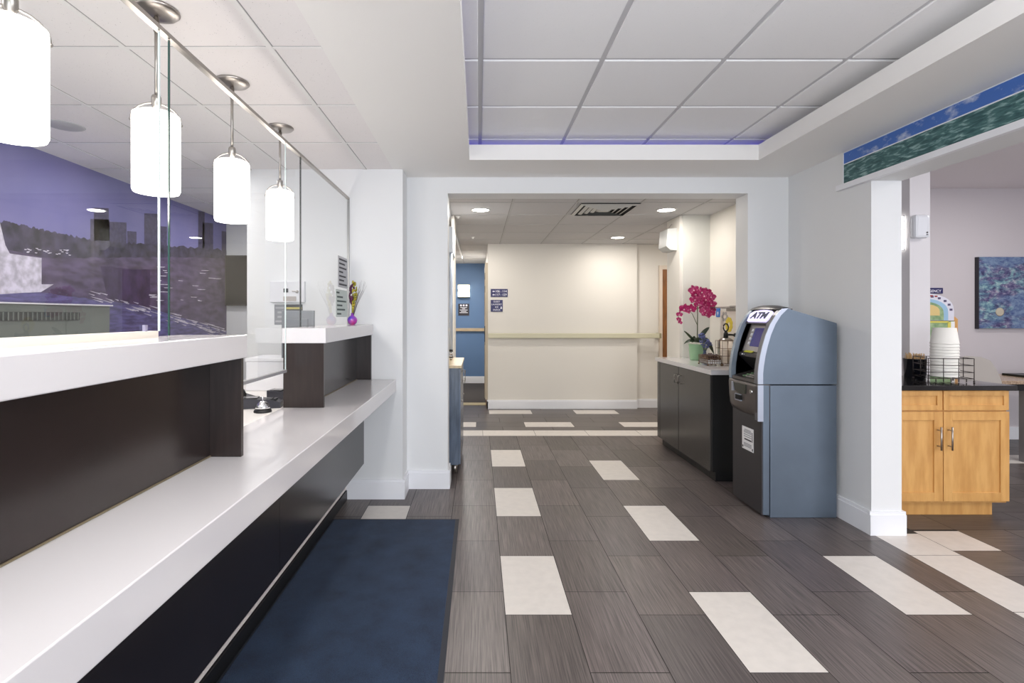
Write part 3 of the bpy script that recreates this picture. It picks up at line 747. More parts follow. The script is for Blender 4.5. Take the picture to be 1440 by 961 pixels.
for i in range(4):
    for j in range(4):
        x = 1.955+.030*i; z = .950+(x-1.938)*.2778
        kp.m(M_atm_panel if j < 3 else mat('key_green', (110, 150, 110), .5)).box(x, x+.02, 3.77+.04*j, 3.80+.04*j, z, z+.008)
kp.build('keypad', T)
# lower fascia, convex in plan
fa = MB().m(mat('atm_fascia', (98, 92, 90), .33, .5)); rings = []
lv = [(.921, 0), (.90, -.004), (.80, 0), (.74, .006), (.705, .02), (.682, .045), (.668, .075)]
for z, ins in lv:
    ring = []
    for i in range(15):
        t = i/14; y = AY0+.006+(AY1-AY0-.008)*t; b_ = (1-(2*t-1)**2)
        ring.append(fa.bm.verts.new((1.933-.016*b_+ins*min(1, t*5), y, z+(0 if t > .14 else 0))))
    ring.append(fa.bm.verts.new((2.016, AY1, z))); ring.append(fa.bm.verts.new((2.016, AY0+.006, z)))
    rings.append(ring)
for a, b_ in zip(rings, rings[1:]):
    for k in range(len(a)): fa._f([a[k], a[(k+1) % len(a)], b_[(k+1) % len(a)], b_[k]], k < 14)
fa._f(rings[0]); fa._f(rings[-1][::-1])
fas = fa.build('lower_fascia', T)
MB().box(1.934, 1.9665, AY0+.001, 3.71, .670, .919, bev=.002).build('fascia_edge', fas, mat('atm_cheek_grey', (112, 112, 118), .36, .5))
MB().prism([(3.79, .905), (3.97, .905), (3.945, .845), (3.87, .832), (3.80, .838)], 1.908, 1.925, 'x').build('cash_tray', fas, mat('tray_dark', (60, 62, 56), .4, .3))
MB().prism([(3.975, .900), (4.0, .905), (4.0, .835), (3.965, .84)], 1.908, 1.93, 'x').build('tray_highlight', fas, M_atm_strip)
MB().box(1.906, 1.93, 3.86, 3.945, .775, .825, bev=.003).build('receipt_frame', fas, M_atm_strip)
MB().box(1.903, 1.93, 3.858, 3.93, .785, .82).build('receipt_slot', fas, M_dark)
MB().cyl((1.915, 3.735, .862), .0125, .022, 20, axis='x').build('lock', fas, M_chrome)
stk = MB().m(M_paper).box(1.9575, 1.960, 3.775, 3.935, .42, .585).m(mat('print_grey', (150, 150, 158), .6))
for z, a, b_ in ((.565, 3.81, 3.90), (.555, 3.80, 3.91), (.53, 3.80, 3.91), (.545, 3.80, 3.91), (.515, 3.80, 3.91), (.455, 3.80, 3.91), (.465, 3.80, 3.91), (.445, 3.8, 3.91)):
    stk.box(1.957, 1.9575, a, b_, z-.003, z+.003)
stk.m(M_ink).box(1.9565, 1.9575, 3.80, 3.90, .490, .50).box(1.9565, 1.9575, 3.78, 3.792, .428, .445).box(1.9565, 1.9575, 3.917, 3.929, .43, .445).box(1.9565, 1.9575, 3.785, 3.792, .49, .56)
tag(stk.build('sticker', off=(1.957, 3.85, .42)), 'white printed instruction sticker on the dark lower door of the cash machine', 'sticker')

# ------------------------------------------------------------------ coffee counter
T = thing('coffee_cabinet', 'dark laminate cabinet with white stone top in the alcove beyond the cash machine', 'cabinet', (2.2, 5.1, 0))
MB().box(1.97, 2.485, 4.505, 5.695, .08, .905).box(1.97, 2.165, 4.46, 4.505, .08, .905).box(1.97, 2.165, 5.695, 5.78, .08, .905).build('carcass', T, mat('carcass_black', (24, 23, 23), .45))
MB().box(1.935, 2.488, 4.50, 5.697, .905, .945).box(1.935, 2.170, 4.41, 4.50, .905, .945).box(1.935, 2.165, 5.697, 5.80, .905, .945).build('stone_top', T, M_quartz)
for (a, b_, h) in ((5.70, 5.78, None), (5.17, 5.695, 5.21), (4.46, 5.165, 5.11)):
    d = MB().box(1.95, 1.97, a+.002, b_-.002, .085, .90, bev=.002).build('door', T, M_sofw)
    if h:
        MB().tube([(1.95, h, .82), (1.925, h, .82), (1.925, h, .74), (1.95, h, .74)], .005, 8).build('handle', d, M_steel)
MB().box(2.0, 2.165, 4.47, 5.76, 0, .08).build('toe_kick', T, M_black)
# orchid
ox, oy = 2.235, 5.42
T = thing('potted_orchid', 'magenta orchid with long dark leaves in a pale green pot', 'plant', (ox, oy, .945))
pot = MB().lathe((ox, oy, .945), [(0, 0), (.066, 0), (.070, .01), (.070, .022), (.073, .026), (.082, .160), (.084, .165), (.076, .165), (.07, .14), (0, .14)], 36).build('pot', T, mat('celadon', (146, 186, 146), .25, coat=.3))
ms = MB()
for k in range(60):
    a = random.uniform(0, 2*PI); r = .068*math.sqrt(random.random())
    ms.ball((ox+r*math.cos(a), oy+r*math.sin(a), 1.105+random.uniform(-.005, .012)), random.uniform(.010, .017), seg=8)
ms.build('white_gravel', T, mat('white_moss', (222, 218, 208), .8))
M_leaf = mat('orchid_leaf', (44, 66, 40), .35, var=.3, vscale=12)
def leaf(d0, pts, w):
    lf = MB(); n = len(pts); dv = (Vector(pts[-1])-Vector(pts[0])).normalized(); side = dv.cross(Vector((0, -.8, .6))).normalized(); rows = []
    for i, p in enumerate(pts):
        t = i/(n-1); ww = w*math.sin(PI*min(.97, t*.85+.12))**.7; p = Vector(p)
        if i == n-1: ww = .001
        rows.append([lf.bm.verts.new(p-side*ww+Vector((0, 0, .004))), lf.bm.verts.new(p-side*ww*.5), lf.bm.verts.new(p+Vector((0, 0, -.004))), lf.bm.verts.new(p+side*ww*.5), lf.bm.verts.new(p+side*ww+Vector((0, 0, .004)))])
    for a, b_ in zip(rows, rows[1:]):
        for k in range(4): lf._f([a[k], a[k+1], b_[k+1], b_[k]], True)
    o = lf.build('leaf', T, M_leaf); sol = o.modifiers.new('s', 'SOLIDIFY'); sol.thickness = .004
def lp(dx, dy, dz, bend):
    return [(ox+dx*t, oy+dy*t, 1.11+dz*t+bend*math.sin(PI*t)) for t in [i/8 for i in range(9)]]
leaf((1, -.6), lp(.10, -.06, .17, .02), .022); leaf((.8, -.6), lp(.13, -.10, -.10, .09), .032)
leaf((-1, -.2), lp(-.14, -.02, .13, .00), .016); leaf((-1, .3), lp(-.12, .03, .0, .03), .018)
leaf((-.8, -.5), lp(-.07, -.05, .06, .03), .018); leaf((.2, 1), lp(.02, .10, .05, .03), .022)
leaf((-.3, -1), lp(-.06, -.09, .03, .03), .016)
stem = [(ox, oy, 1.08), (ox+.004, oy, 1.25), (ox+.006, oy, 1.42), (ox+.0, oy, 1.52), (ox+.03, oy, 1.60), (ox+.08, oy, 1.63)]
MB().tube(stem, .006, 8, .003).tube([(ox+.0, oy-.005, 1.08), (ox+.005, oy-.006, 1.56)], .004, 8).build('stem', T, mat('stem_green', (84, 92, 60), .6))
stem2 = [(ox+.004, oy, 1.30), (ox-.05, oy, 1.42), (ox-.12, oy-.01, 1.47), (ox-.18, oy-.01, 1.44), (ox-.205, oy-.01, 1.36)]
MB().tube(stem2, .003, 6, .002).tube([(ox, oy, 1.50), (ox-.03, oy, 1.60), (ox-.04, oy, 1.66)], .003, 6).tube([(ox, oy, 1.46), (ox+.06, oy, 1.52), (ox+.12, oy, 1.48)], .003, 6).build('side_stem', T, mat('stem_green', (84, 92, 60), .6))
M_pet = mat('orchid_petal', (206, 40, 120), .45, var=.35, vscale=90, rgb2=(156, 20, 84)); M_lip = mat('orchid_lip', (226, 190, 200), .5); M_petw = mat('petal_edge', (214, 120, 160), .5)
def flower_mesh(c, n_, s, roll):
    n_ = Vector(n_).normalized(); q = n_.to_track_quat('Z', 'Y').to_matrix().to_4x4() @ Matrix.Rotation(roll, 4, 'Z'); q.translation = Vector(c)
    mb = MB()
    for k, (ang, ln, wd) in enumerate(((90, 1, .62), (210, .95, .5), (330, .95, .5), (15, 1.05, .95), (165, 1.05, .95))):
        a = math.radians(ang); d = Vector((math.cos(a), math.sin(a), 0)); sd = Vector((-d.y, d.x, 0)); rows = []
        for i in range(6):
            t = i/5; w = s*wd*.55*math.sin(PI*(t*.86+.10))**.6 if i < 5 else s*wd*.12
            zz = s*(.20*t*t+(.03 if k > 2 else -.02)); pc = d*s*ln*t
            rows.append([mb.bm.verts.new(q @ (pc+sd*w*j+Vector((0, 0, zz+.10*s*(abs(j)*.8)*math.sin(3*t))))) for j in (-1, -.5, 0, .5, 1)])
        for a_, b_ in zip(rows, rows[1:]):
            for j in range(4):
                mb.m(M_petw if (j in (0, 3) and random.random() < .22) else M_pet); mb._f([a_[j], a_[j+1], b_[j+1], b_[j]], True)
    mb.m(M_lip).ball(q @ Vector((0, -.12*s, .2*s)), s*.16, seg=8); mb.m(M_pet).ball(q @ Vector((0, -.3*s, .22*s)), s*.2, (1, 1, .6), seg=8)
    return mb
fp = [(-.155, 1.47, .052), (-.115, 1.455, .048), (-.065, 1.47, .050), (-.195, 1.41, .030), (-.205, 1.36, .026), (-.19, 1.33, .022),
      (-.05, 1.66, .048), (-.02, 1.62, .05), (-.035, 1.56, .05), (.01, 1.58, .048), (.02, 1.64, .05), (.06, 1.60, .052), (.09, 1.64, .045),
      (.085, 1.56, .05), (.04, 1.53, .048), (.12, 1.59, .045), (.13, 1.52, .048), (.10, 1.49, .048), (.06, 1.45, .048), (.14, 1.46, .042), (.075, 1.41, .045), (.12, 1.42, .04), (-.01, 1.52, .045), (.035, 1.48, .03)]
for (dx, z, s) in fp:
    o = flower_mesh((ox+dx, oy-.03+random.uniform(-.03, .03), z), (random.uniform(-.6, .3), -1, random.uniform(-.3, .3)), s*1.1, random.uniform(-.4, .4)).build('flower', T)
# small blue flowers
bx_, by_ = 2.235, 5.235
T = thing('flower_vase', 'small clear vase with wispy dusty blue flowers right of the orchid', 'vase', (bx_, by_, .945))
MB().lathe((bx_, by_, .945), [(0, 0), (.022, 0), (.026, .02), (.018, .07), (.013, .10), (.017, .115), (.014, .115), (.010, .1), (.014, .07), (.02, .02), (0, .01)], 20).build('bottle', T, mat('blue_glass', (120, 140, 180), .05, trans=.6))
fb = MB(); Mb1 = mat('dusty_blue', (92, 100, 150), .7); Ms1 = mat('grey_green', (88, 100, 88), .7)
for k in range(22):
    a = random.uniform(0, 2*PI); r = random.uniform(.02, .065); h = random.uniform(.15, .27)
    e = (bx_+r*math.cos(a), by_+r*math.sin(a), .945+h)
    fb.m(Ms1).tube([(bx_, by_, 1.0), (bx_+r*.3*math.cos(a), by_+r*.3*math.sin(a), .945+h*.6), e], .0012, 5)
    for j in range(5): fb.m(Mb1).ball((e[0]+random.uniform(-.014, .014), e[1]+random.uniform(-.01, .01), e[2]+random.uniform(-.02, .01)), random.uniform(.005, .009), seg=6)
fb.build('sprig', T)
# airpot
ax, ay = 2.39, 5.12
T = thing('coffee_airpot', 'brushed steel coffee airpot with a black pump handle', 'coffee dispenser', (ax, ay, .945))
MB().lathe((ax, ay, .945), [(0, 0), (.062, 0), (.066, .01), (.066, .20), (.060, .225), (.035, .24), (0, .24)], 32).build('body', T, M_steel)
MB().lathe((ax, ay, 1.18), [(0, 0), (.022, 0), (.020, .05), (.014, .06), (0, .06)], 20).tube([(ax, ay, 1.215), (ax+.05, ay-.01, 1.215), (ax+.085, ay-.015, 1.21)], .010, 10).ball((ax+.085, ay-.015, 1.212), .020).build('pump_top', T, M_black)
lp_ = [(ax+.024*math.sin(2*PI*k/16), ay, 1.285+.036*math.cos(2*PI*k/16)) for k in range(17)]
MB().tube(lp_, .0065, 8).tube([(ax, ay, 1.22), (ax, ay, 1.25)], .014, 10).build('lever', T, M_black)
# wire baskets
M_bronze = mat('bronze_wire', (120, 98, 80), .35, .9)
def wire_box(mb, x0, x1, y0, y1, z0, z1, r=.0022, nh=2, step=.03):
    for z in [z0+(z1-z0)*i/nh for i in range(nh+1)]:
        mb.tube([(x0, y0, z), (x1, y0, z)], r, 6).tube([(x1, y0, z), (x1, y1, z)], r, 6).tube([(x1, y1, z), (x0, y1, z)], r, 6).tube([(x0, y1, z), (x0, y0, z)], r, 6)
    n = max(2, int((x1-x0)/step))
    for i in range(n+1):
        x = x0+(x1-x0)*i/n
        mb.tube([(x, y0, z0), (x, y0, z1)], r, 6).tube([(x, y1, z0), (x, y1, z1)], r, 6).tube([(x, y0, z0), (x, y1, z0)], r, 6)
    n = max(2, int((y1-y0)/step))
    for i in range(1, n):
        y = y0+(y1-y0)*i/n
        mb.tube([(x0, y, z0), (x0, y, z1)], r, 6).tube([(x1, y, z0), (x1, y, z1)], r, 6)
    return mb
T = thing('wire_basket', 'low bronze wire basket in front of the steel airpot, filled with dark pods', 'basket', (2.16, 4.85, .945))
wire_box(MB(), 2.07, 2.19, 4.78, 4.98, .962, 1.035, nh=3, step=.018).ball((2.07, 4.78, .953), .008).ball((2.19, 4.78, .953), .008).ball((2.07, 4.98, .953), .008).ball((2.19, 4.98, .953), .008).build('frame', T, M_bronze)
pdm = MB()
for k in range(60): pdm.ball((random.uniform(2.085, 2.175), random.uniform(4.80, 4.96), random.uniform(1.0, 1.04)), .014, (1, 1, .8), 8)
tag(pdm.build('coffee_pods', off=(2.13, 4.88, 1.0), material=mat('pod_dark', (60, 36, 34), .4)), 'heap of small dark coffee pods in the low wire basket', 'pods', kind='stuff')
MBt = MB().box(2.075, 2.185, 4.785, 4.975, .964, .995)
tag(MBt.build('paper_napkins', material=M_paper, off=(2.13, 4.88, .964)), 'flat stack of pale napkins at the bottom of the low wire basket', 'napkins')
T = thing('wire_rack', 'tall bronze wire rack holding stacked cups next to the cash machine', 'rack', (2.3, 4.85, .945))
wire_box(MB(), 2.20, 2.44, 4.78, 4.92, .965, 1.17, nh=3, step=.04).ball((2.2, 4.78, .955), .010).ball((2.44, 4.78, .955), .010).ball((2.2, 4.92, .955), .010).ball((2.44, 4.92, .955), .010).build('frame', T, M_bronze)
M_cup = mat('paper_cup', (226, 214, 200), .6)
def cup_stack(x, y, z, n, name, labels, grp, r0=.036, r1=.028, h=.09, dz=.022, m=M_cup, cat='cup'):
    mb = MB().lathe((0, 0, 0), [(r0+.002, 0), (r0+.002, .004), (r0, .005), (r1, h), (0, h), (0, h-.004), (r1-.003, h-.004), (r0-.003, .003)], 28)
    first = mb.build(name, material=m); first.location = (x, y, z); tag(first, labels[0], cat, grp)
    for i in range(1, n):
        c = first.copy(); C.objects.link(c); c.location = (x, y, z+dz*i); c['label'] = labels[min(i, len(labels)-1) if i < n-1 else -1]
    return first
for i, (x, nm) in enumerate(((2.245, 'nearest the orchid'), (2.32, 'in the middle'), (2.395, 'nearest the cash machine'))):
    cup_stack(x, 4.85, .967, 6, 'paper_cup', ['pale paper cup in the wire rack stack ' + nm] , 'cups in the rack stack ' + nm)
# alcove shelf, card, picture
T = thing('wall_shelf', 'thin glass and metal shelf on the alcove wall above the coffee cups', 'shelf', (2.4, 4.8, 1.46))
MB().box(2.34, 2.49, 4.55, 5.45, 1.468, 1.476).build('glass_plate', T, M_glass)
MB().tube([(2.345, 4.55, 1.482), (2.345, 5.45, 1.482)], .004, 8).box(2.34, 2.49, 5.0, 5.01, 1.44, 1.468).build('bracket', T, M_steel)
o = MB().box(2.39, 2.46, 4.95, 5.05, 1.4765, 1.492, bev=.004).build('remote_control', material=M_black, off=(2.42, 5, 1.4765)); tag(o, 'small black device lying on the alcove shelf', 'device')
o = MB().m(mat('card_blue', (44, 112, 196), .4)).box(2.484, 2.49, 5.455, 5.545, 1.385, 1.475).m(M_txt).box(2.483, 2.484, 5.485, 5.515, 1.415, 1.44).box(2.483, 2.484, 5.495, 5.505, 1.40, 1.43).build('blue_card', off=(2.487, 5.50, 1.385)); tag(o, 'small blue card with a white mark on the alcove wall beside the orchid', 'card')
T = thing('picture_frame', 'pale picture of a yellow flower on the alcove wall behind the coffee cups', 'picture', (2.486, 4.95, 1.15))
MB().box(2.476, 2.489, 4.85, 5.43, 1.12, 1.45).build('print', T, mat('pale_print', (222, 212, 202), .3))
yf = MB()
for k in range(9):
    a = 2*PI*k/9; yf.m(mat('yellow_petal', (214, 190, 60), .6)).ball((2.476, 5.24+.05*math.cos(a), 1.31+.05*math.sin(a)), .034, (.05, 1, .8), 10)
for k in range(6):
    a = 2*PI*k/6; yf.m(mat('grey_petal', (170, 164, 160), .6)).ball((2.476, 5.33+.05*math.cos(a), 1.39+.035*math.sin(a)), .024, (.05, 1, .8), 10)
yf.build('flower_print', T)

# ------------------------------------------------------------------ hall left cabinet etc.
T = thing('hall_cabinet', 'narrow blue-grey cabinet with a pale wooden top just inside the passage on the left', 'cabinet', (-.32, 5.1, 0))
M_bg = mat('blue_grey_laminate', (96, 108, 126), .25, var=.2, vscale=5, stretch=(8, 8, 1))
MB().box(-.495, -.176, 4.64, 5.50, .09, .94).build('carcass', T, M_bg)
MB().box(-.498, -.150, 4.62, 5.52, .94, .962).build('wood_top', T, mat('pale_wood_top', (206, 186, 150), .35, var=.1, vscale=6, stretch=(8, 1, 1)))
for a, b_, h in ((4.645, 5.07, 5.0), (5.075, 5.495, 5.14)):
    d = MB().box(-.176, -.158, a, b_, .095, .935, bev=.002).build('door', T, M_bg)
    MB().tube([(-.158, h, .87), (-.13, h, .87), (-.13, h, .77), (-.158, h, .77)], .005, 8).build('handle', d, M_steel)
    MB().ball((-.152, (a+b_)/2, .62), .009).build('lock', d, M_steel)
for y in (4.70, 5.44):
    for x in (-.46, -.21):
        MB().cyl((x, y, 0), .018, .09, 14).build('leg', T, M_steel)
T = thing('slim_dispenser', 'slim white wall dispenser: square box above a long vertical tube, left of the passage', 'dispenser', (-.28, 5.3, .962))
MB().box(-.322, -.252, 5.20, 5.695, 2.02, 2.275, bev=.004).build('box', T, mat('disp_white', (216, 222, 230), .4))
MB().cyl((-.272, 5.22, 1.04), .017, .98, 16).build('tube', T, mat('tube_white', (196, 208, 226), .3, .3))
MB().cyl((-.272, 5.22, .962), .013, .03, 14).cyl((-.272, 5.22, .99), .022, .02, 16).cyl((-.272, 5.22, 1.01), .014, .03, 14).build('spout', T, M_chrome)
MB().cyl((-.272, 5.22, 1.045), .019, .02, 16).cyl((-.272, 5.22, .985), .024, .008, 16).build('collar', T, M_black)
# handrails
T = thing('handrail', 'long cream bumper handrail across the far cream wall', 'handrail', (1.4, 7.95, 1.06))
MB().box(.145, 2.72, 7.905, 7.93, 1.062, 1.134, bev=.006).build('rail', T, M_creamrail)
for x in (.3, 1.2, 2.1): MB().box(x, x+.04, 7.93, 7.96, 1.08, 1.12).build('bracket', T, M_creamrail)
MB().box(2.7, 2.73, 7.90, 8.06, 1.06, 1.136, bev=.004).build('end_cap', T, mat('cap', (150, 142, 112), .5))
T = thing('handrail', 'tan wooden handrail crossing the blue wall at the corridor end', 'handrail', (-.3, 10.95, 1.06))
MB().box(-.88, .12, 10.925, 10.95, 1.075, 1.14, bev=.006).build('rail', T, M_brow)
for x in (-.7, -.1): MB().box(x, x+.04, 10.95, 10.98, 1.08, 1.12).build('bracket', T, M_brow)
# far right wooden door and corridor side door frame
T = thing('door_frame', 'wooden door and frame just visible at the right end of the far wall', 'door', (3.1, 8.05, 0)); 
MB().box(2.74, 2.785, 8.02, 8.06, .13, 2.10).box(2.74, 3.45, 8.02, 8.06, 2.10, 2.16).build('casing', T, mat('casing_tan', (222, 208, 192), .4))
MB().box(2.785, 3.42, 8.03, 8.06, .01, 2.10).build('door_leaf', T, M_oakdark)
T = thing('corridor_door', 'tan framed door seen edge-on at the mouth of the blue corridor', 'door', (.13, 8.5, 0))
MB().box(.10, .14, 8.0, 8.10, .13, 2.10).box(.10, .14, 9.0, 9.10, 0, 2.10).box(.10, .14, 8.0, 9.1, 2.1, 2.2).build('casing', T, mat('casing_pale', (196, 184, 162), .45))
MB().box(.115, .14, 8.10, 9.0, .01, 2.1).build('door_leaf', T, M_oakdark)
for z in (.95, 1.75, 1.95): MB().box(.094, .100, 8.06, 8.12, z, z+.10).build('hinge', T, M_black)
MB().box(.09, .100, 8.04, 8.08, 1.0, 1.24).build('strike_plate', T, M_dark)
# signs
def sign(name, label, x0, x1, y, z0, z1, lines, m=M_navy, tm=M_txt, size=.05, extra=None):
    T = thing(name, label, 'sign', ((x0+x1)/2, y, z0))
    MB().box(x0, x1, y-.008, y, z0, z1, bev=.001).build('plate', T, m)
    mb = MB().m(tm); n = len(lines)
    for i, t in enumerate(lines):
        zc = z1-(z1-z0)*(i+.5+.15)/(n+.3)
        R = Matrix(((1, 0, 0, (x0+x1)/2), (0, 0, -1, y-.0085), (0, 1, 0, zc), (0, 0, 0, 1)))
        mb.text(t, size, R)
    if extra: extra(mb)
    mb.build('lettering', T)
    return T
def arrows(mb):
    for z in (1.763, 1.712):
        mb.prism([(.205, z), (.225, z+.014), (.225, z+.006), (.245, z+.006), (.245, z-.006), (.225, z-.006), (.225, z-.014)], 7.950, 7.9515, 'y')
T = thing('wall_sign', 'wide navy room number sign with two arrows, the upper one on the far cream wall', 'sign', (.31, 7.96, 1.68))
MB().box(.182, .437, 7.952, 7.96, 1.68, 1.80, bev=.001).build('plate', T, M_navy)
mb = MB().m(M_txt)
for t, z in (('106 : 114', 1.763), ('117 : 129', 1.712)):
    mb.text(t, .046, Matrix(((1, 0, 0, .336), (0, 0, -1, 7.951), (0, 1, 0, z), (0, 0, 0, 1))))
arrows(mb); mb.build('lettering', T)
def drop(mb): mb.prism([(.325, 1.50), (.352, 1.50), (.352, 1.515), (.338, 1.545), (.328, 1.515)], 7.950, 7.9515, 'y')
sign('wall_sign', 'square navy GUEST LAUNDRY sign below the room number sign', .182, .362, 7.96, 1.458, 1.635, ['GUEST', 'LAUNDRY', 'ICE', 'SNACK'], size=.034, extra=drop)
T = thing('wall_sign', 'small black notice with three round symbols under the lit wall lamp', 'sign', (-.31, 10.98, 1.4))
MB().box(-.42, -.195, 10.97, 10.98, 1.40, 1.645, bev=.001).build('plate', T, mat('sign_black', (48, 44, 52), .4))
mb = MB().m(M_txt)
for x in (-.365, -.308, -.25): mb.cyl((x, 10.969, 1.61), .021, .0015, 20, axis='y')
for z, w in ((1.565, .07), (1.54, .03), (1.515, .08), (1.485, .055), (1.46, .085)): mb.box(-.308-w, -.308+w, 10.968, 10.970, z-.006, z+.006)
mb.build('markings', T)
# sconce
T = thing('wall_sconce', 'square lit wall lamp with metal bands on the blue wall', 'lamp', (-.30, 10.9, 1.9))
MB().prism([(-.425, 10.98), (-.425, 10.93), (-.395, 10.88), (-.215, 10.88), (-.185, 10.93), (-.185, 10.98)], 1.79, 2.03, 'z').build('shade', T, mat('sconce_glow', (255, 240, 210), .4, emit=(255, 238, 205), es=2.2))
b_ = MB()
for z in (1.775, 1.90, 1.925, 2.03): b_.prism([(-.432, 10.98), (-.432, 10.925), (-.398, 10.872), (-.212, 10.872), (-.178, 10.925), (-.178, 10.98)], z, z+.012, 'z')
b_.build('band', T, mat('sconce_band', (150, 146, 120), .4, .6))
# downlights
def downlight(x, y, z, label, r=.085):
    T = thing('ceiling_light', label, 'light', (x, y, z), 'round recessed lights in the passage ceiling')
    MB().lathe((x, y, 0), [(r, z-.001), (r+.014, z-.001), (r+.013, z-.007), (r, z-.007), (r, z-.001)], 32, caps=False).build('ring', T, M_ring)
    MB().lathe((x, y, 0), [(0, z-.004), (r, z-.004), (r, z-.001), (0, z-.001)], 32).build('lens', T, M_lens)
downlight(.02, 5.40, 2.48, 'round recessed light at left, nearest the passage opening')
downlight(1.913, 5.40, 2.48, 'round recessed light at right, above the orchid')
downlight(1.92, 7.31, 2.48, 'round recessed light farthest back, close to the cream wall')
T = thing('air_vent', 'square white ceiling diffuser with louvres in the passage ceiling', 'vent', (1.28, 5.36, 2.48))
vf = MB(); vx0, vx1, vy0, vy1 = .985, 1.555, 5.075, 5.645
MB().box(vx0, vx1, vy0, vy1, 2.470, 2.476).build('backing', T, M_dark)
def frame_ring(mb, a0, a1, b0, b1, w, z0, z1, z0i):
    for (p, q) in (((a0, b0), (a1, b0)), ((a1, b0), (a1, b1)), ((a1, b1), (a0, b1)), ((a0, b1), (a0, b0))):
        cx_, cy_ = (a0+a1)/2, (b0+b1)/2
        def inn(pt): return (pt[0]+w*(1 if pt[0] < cx_ else -1), pt[1]+w*(1 if pt[1] < cy_ else -1))
        pi, qi = inn(p), inn(q)
        mb.poly([(p[0], p[1], z0), (q[0], q[1], z0), (qi[0], qi[1], z0i), (pi[0], pi[1], z0i)])
        mb.poly([(p[0], p[1], z0+.002), (q[0], q[1], z0+.002), (qi[0], qi[1], z0i+.002), (pi[0], pi[1], z0i+.002)])
M_vent = mat('vent_white', (206, 206, 202), .5)
for i, (ins, w) in enumerate(((0, .028), (.06, .03), (.112, .03), (.164, .03), (.214, .03))):
    v_ = MB(); frame_ring(v_, vx0+ins, vx1-ins, vy0+ins, vy1-ins, w, 2.468, 2.468, 2.458 if i == 0 else 2.448 if False else 2.455); v_.build('louvre', T, M_vent)
MB().box(vx0+.245, vx1-.245, vy0+.245, vy1-.245, 2.455, 2.459).build('louvre', T, M_vent)
for x, y, l in ((-.08, 7.25, 'small white sprinkler cap in the ceiling before the corridor'), (-.22, 5.75, 'small ceiling sprinkler beside the left ceiling trim')):
    o = MB().lathe((0, 0, 0), [(0, -.022), (.012, -.022), (.014, -.01), (.032, -.004), (.034, 0), (0, 0)], 20).build('sprinkler', material=M_ring); o.location = (x, y, 2.4765); tag(o, l, 'sprinkler')
T = thing('wall_speaker', 'white angled speaker box high on the passage wall at right', 'speaker', (2.12, 5.95, 2.25))
MB().prism([(2.17, 2.115), (2.10, 2.12), (2.055, 2.16), (2.07, 2.35), (2.17, 2.36)], 5.80, 6.05, 'y').build('case', T, mat('spk_white', (196, 198, 196), .4))
MB().prism([(2.10, 2.35), (2.12, 2.36), (2.16, 2.42), (2.15, 2.42)], 5.9, 5.93, 'y').build('bracket', T, M_steel)

# ------------------------------------------------------------------ breakfast room
T = thing('maple_cabinet', 'light maple base cabinet with two drawers and two doors behind the white pier', 'cabinet', (3.2, 3.9, 0))
MB().box(2.72, 3.665, 3.68, 4.24, .10, .885).build('carcass', T, M_wood)
MB().box(2.72, 3.61, 3.725, 4.22, 0, .10).build('toe_kick', T, M_wood)
def shaker(x0, x1, z0, z1, nm, w=.06):
    mb = MB().box(x0, x0+w, 3.66, 3.68, z0, z1, bev=.0015).box(x1-w, x1, 3.66, 3.68, z0, z1, bev=.0015).box(x0+w, x1-w, 3.66, 3.68, z0, z0+w, bev=.0015).box(x0+w, x1-w, 3.66, 3.68, z1-w, z1, bev=.0015).box(x0+w-.002, x1-w+.002, 3.670, 3.68, z0+w-.002, z1-w+.002)
    return mb.build(nm, T, M_wood)
shaker(2.725, 3.205, .745, .88, 'drawer', .035); shaker(3.215, 3.665, .745, .88, 'drawer', .035)
d1 = shaker(2.725, 3.208, .115, .735, 'door'); d2 = shaker(3.214, 3.668, .115, .735, 'door')
for d, x in ((d1, 3.17), (d2, 3.245)):
    MB().cyl((x, 3.628, .475), .006, .16, 12).cyl((x, 3.628, .50), .004, .032, 10, axis='y').cyl((x, 3.628, .61), .004, .032, 10, axis='y').build('handle', d, M_steel)
o = MB().box(2.71, 3.70, 3.635, 4.25, .886, .918, bev=.003).build('granite_top', material=M_granite, off=(3.2, 3.9, .886)); tag(o, 'polished black stone worktop on the maple cabinet', 'worktop')
# canister with stirrers
T = thing('stirrer_canister', 'glossy black canister of wooden stirrers at the left end of the black worktop', 'canister', (3.42, 4.155, .918))
MB().lathe((3.42, 4.155, .918), [(0, 0), (.066, 0), (.068, .004), (.076, .142), (.078, .145), (.073, .145), (.068, .03), (0, .03)], 36).build('cup', T, mat('gloss_black', (14, 15, 24), .08, coat=.5))
M_stick = mat('stir_wood', (206, 172, 122), .6)
for k in range(60):
    a = random.uniform(0, 2*PI); r = .066*math.sqrt(random.random()); r0 = r*.6
    tl = random.uniform(.165, .19)
    MB().tube([(3.42+r0*math.cos(a), 4.155+r0*math.sin(a), .952), (3.42+r*1.1*math.cos(a), 4.155+r*1.1*math.sin(a), .918+tl)], .0028, 4).build('stirrer', T, M_stick)
T = thing('cup_basket', 'dark wire basket holding the tall stack of white foam cups', 'basket', (3.55, 4.0, .918))
M_dw = mat('dark_wire', (70, 62, 60), .35, .8)
bk = MB(); BC = [(3.26, 3.84), (3.555, 3.80), (3.60, 4.02), (3.33, 4.06)]
for z in (.945, .99, 1.04, 1.09):
    for p_, q_ in zip(BC, BC[1:]+BC[:1]): bk.tube([(*p_, z), (*q_, z)], .0026, 6)
def lerp(p_, q_, t): return (p_[0]+(q_[0]-p_[0])*t, p_[1]+(q_[1]-p_[1])*t)
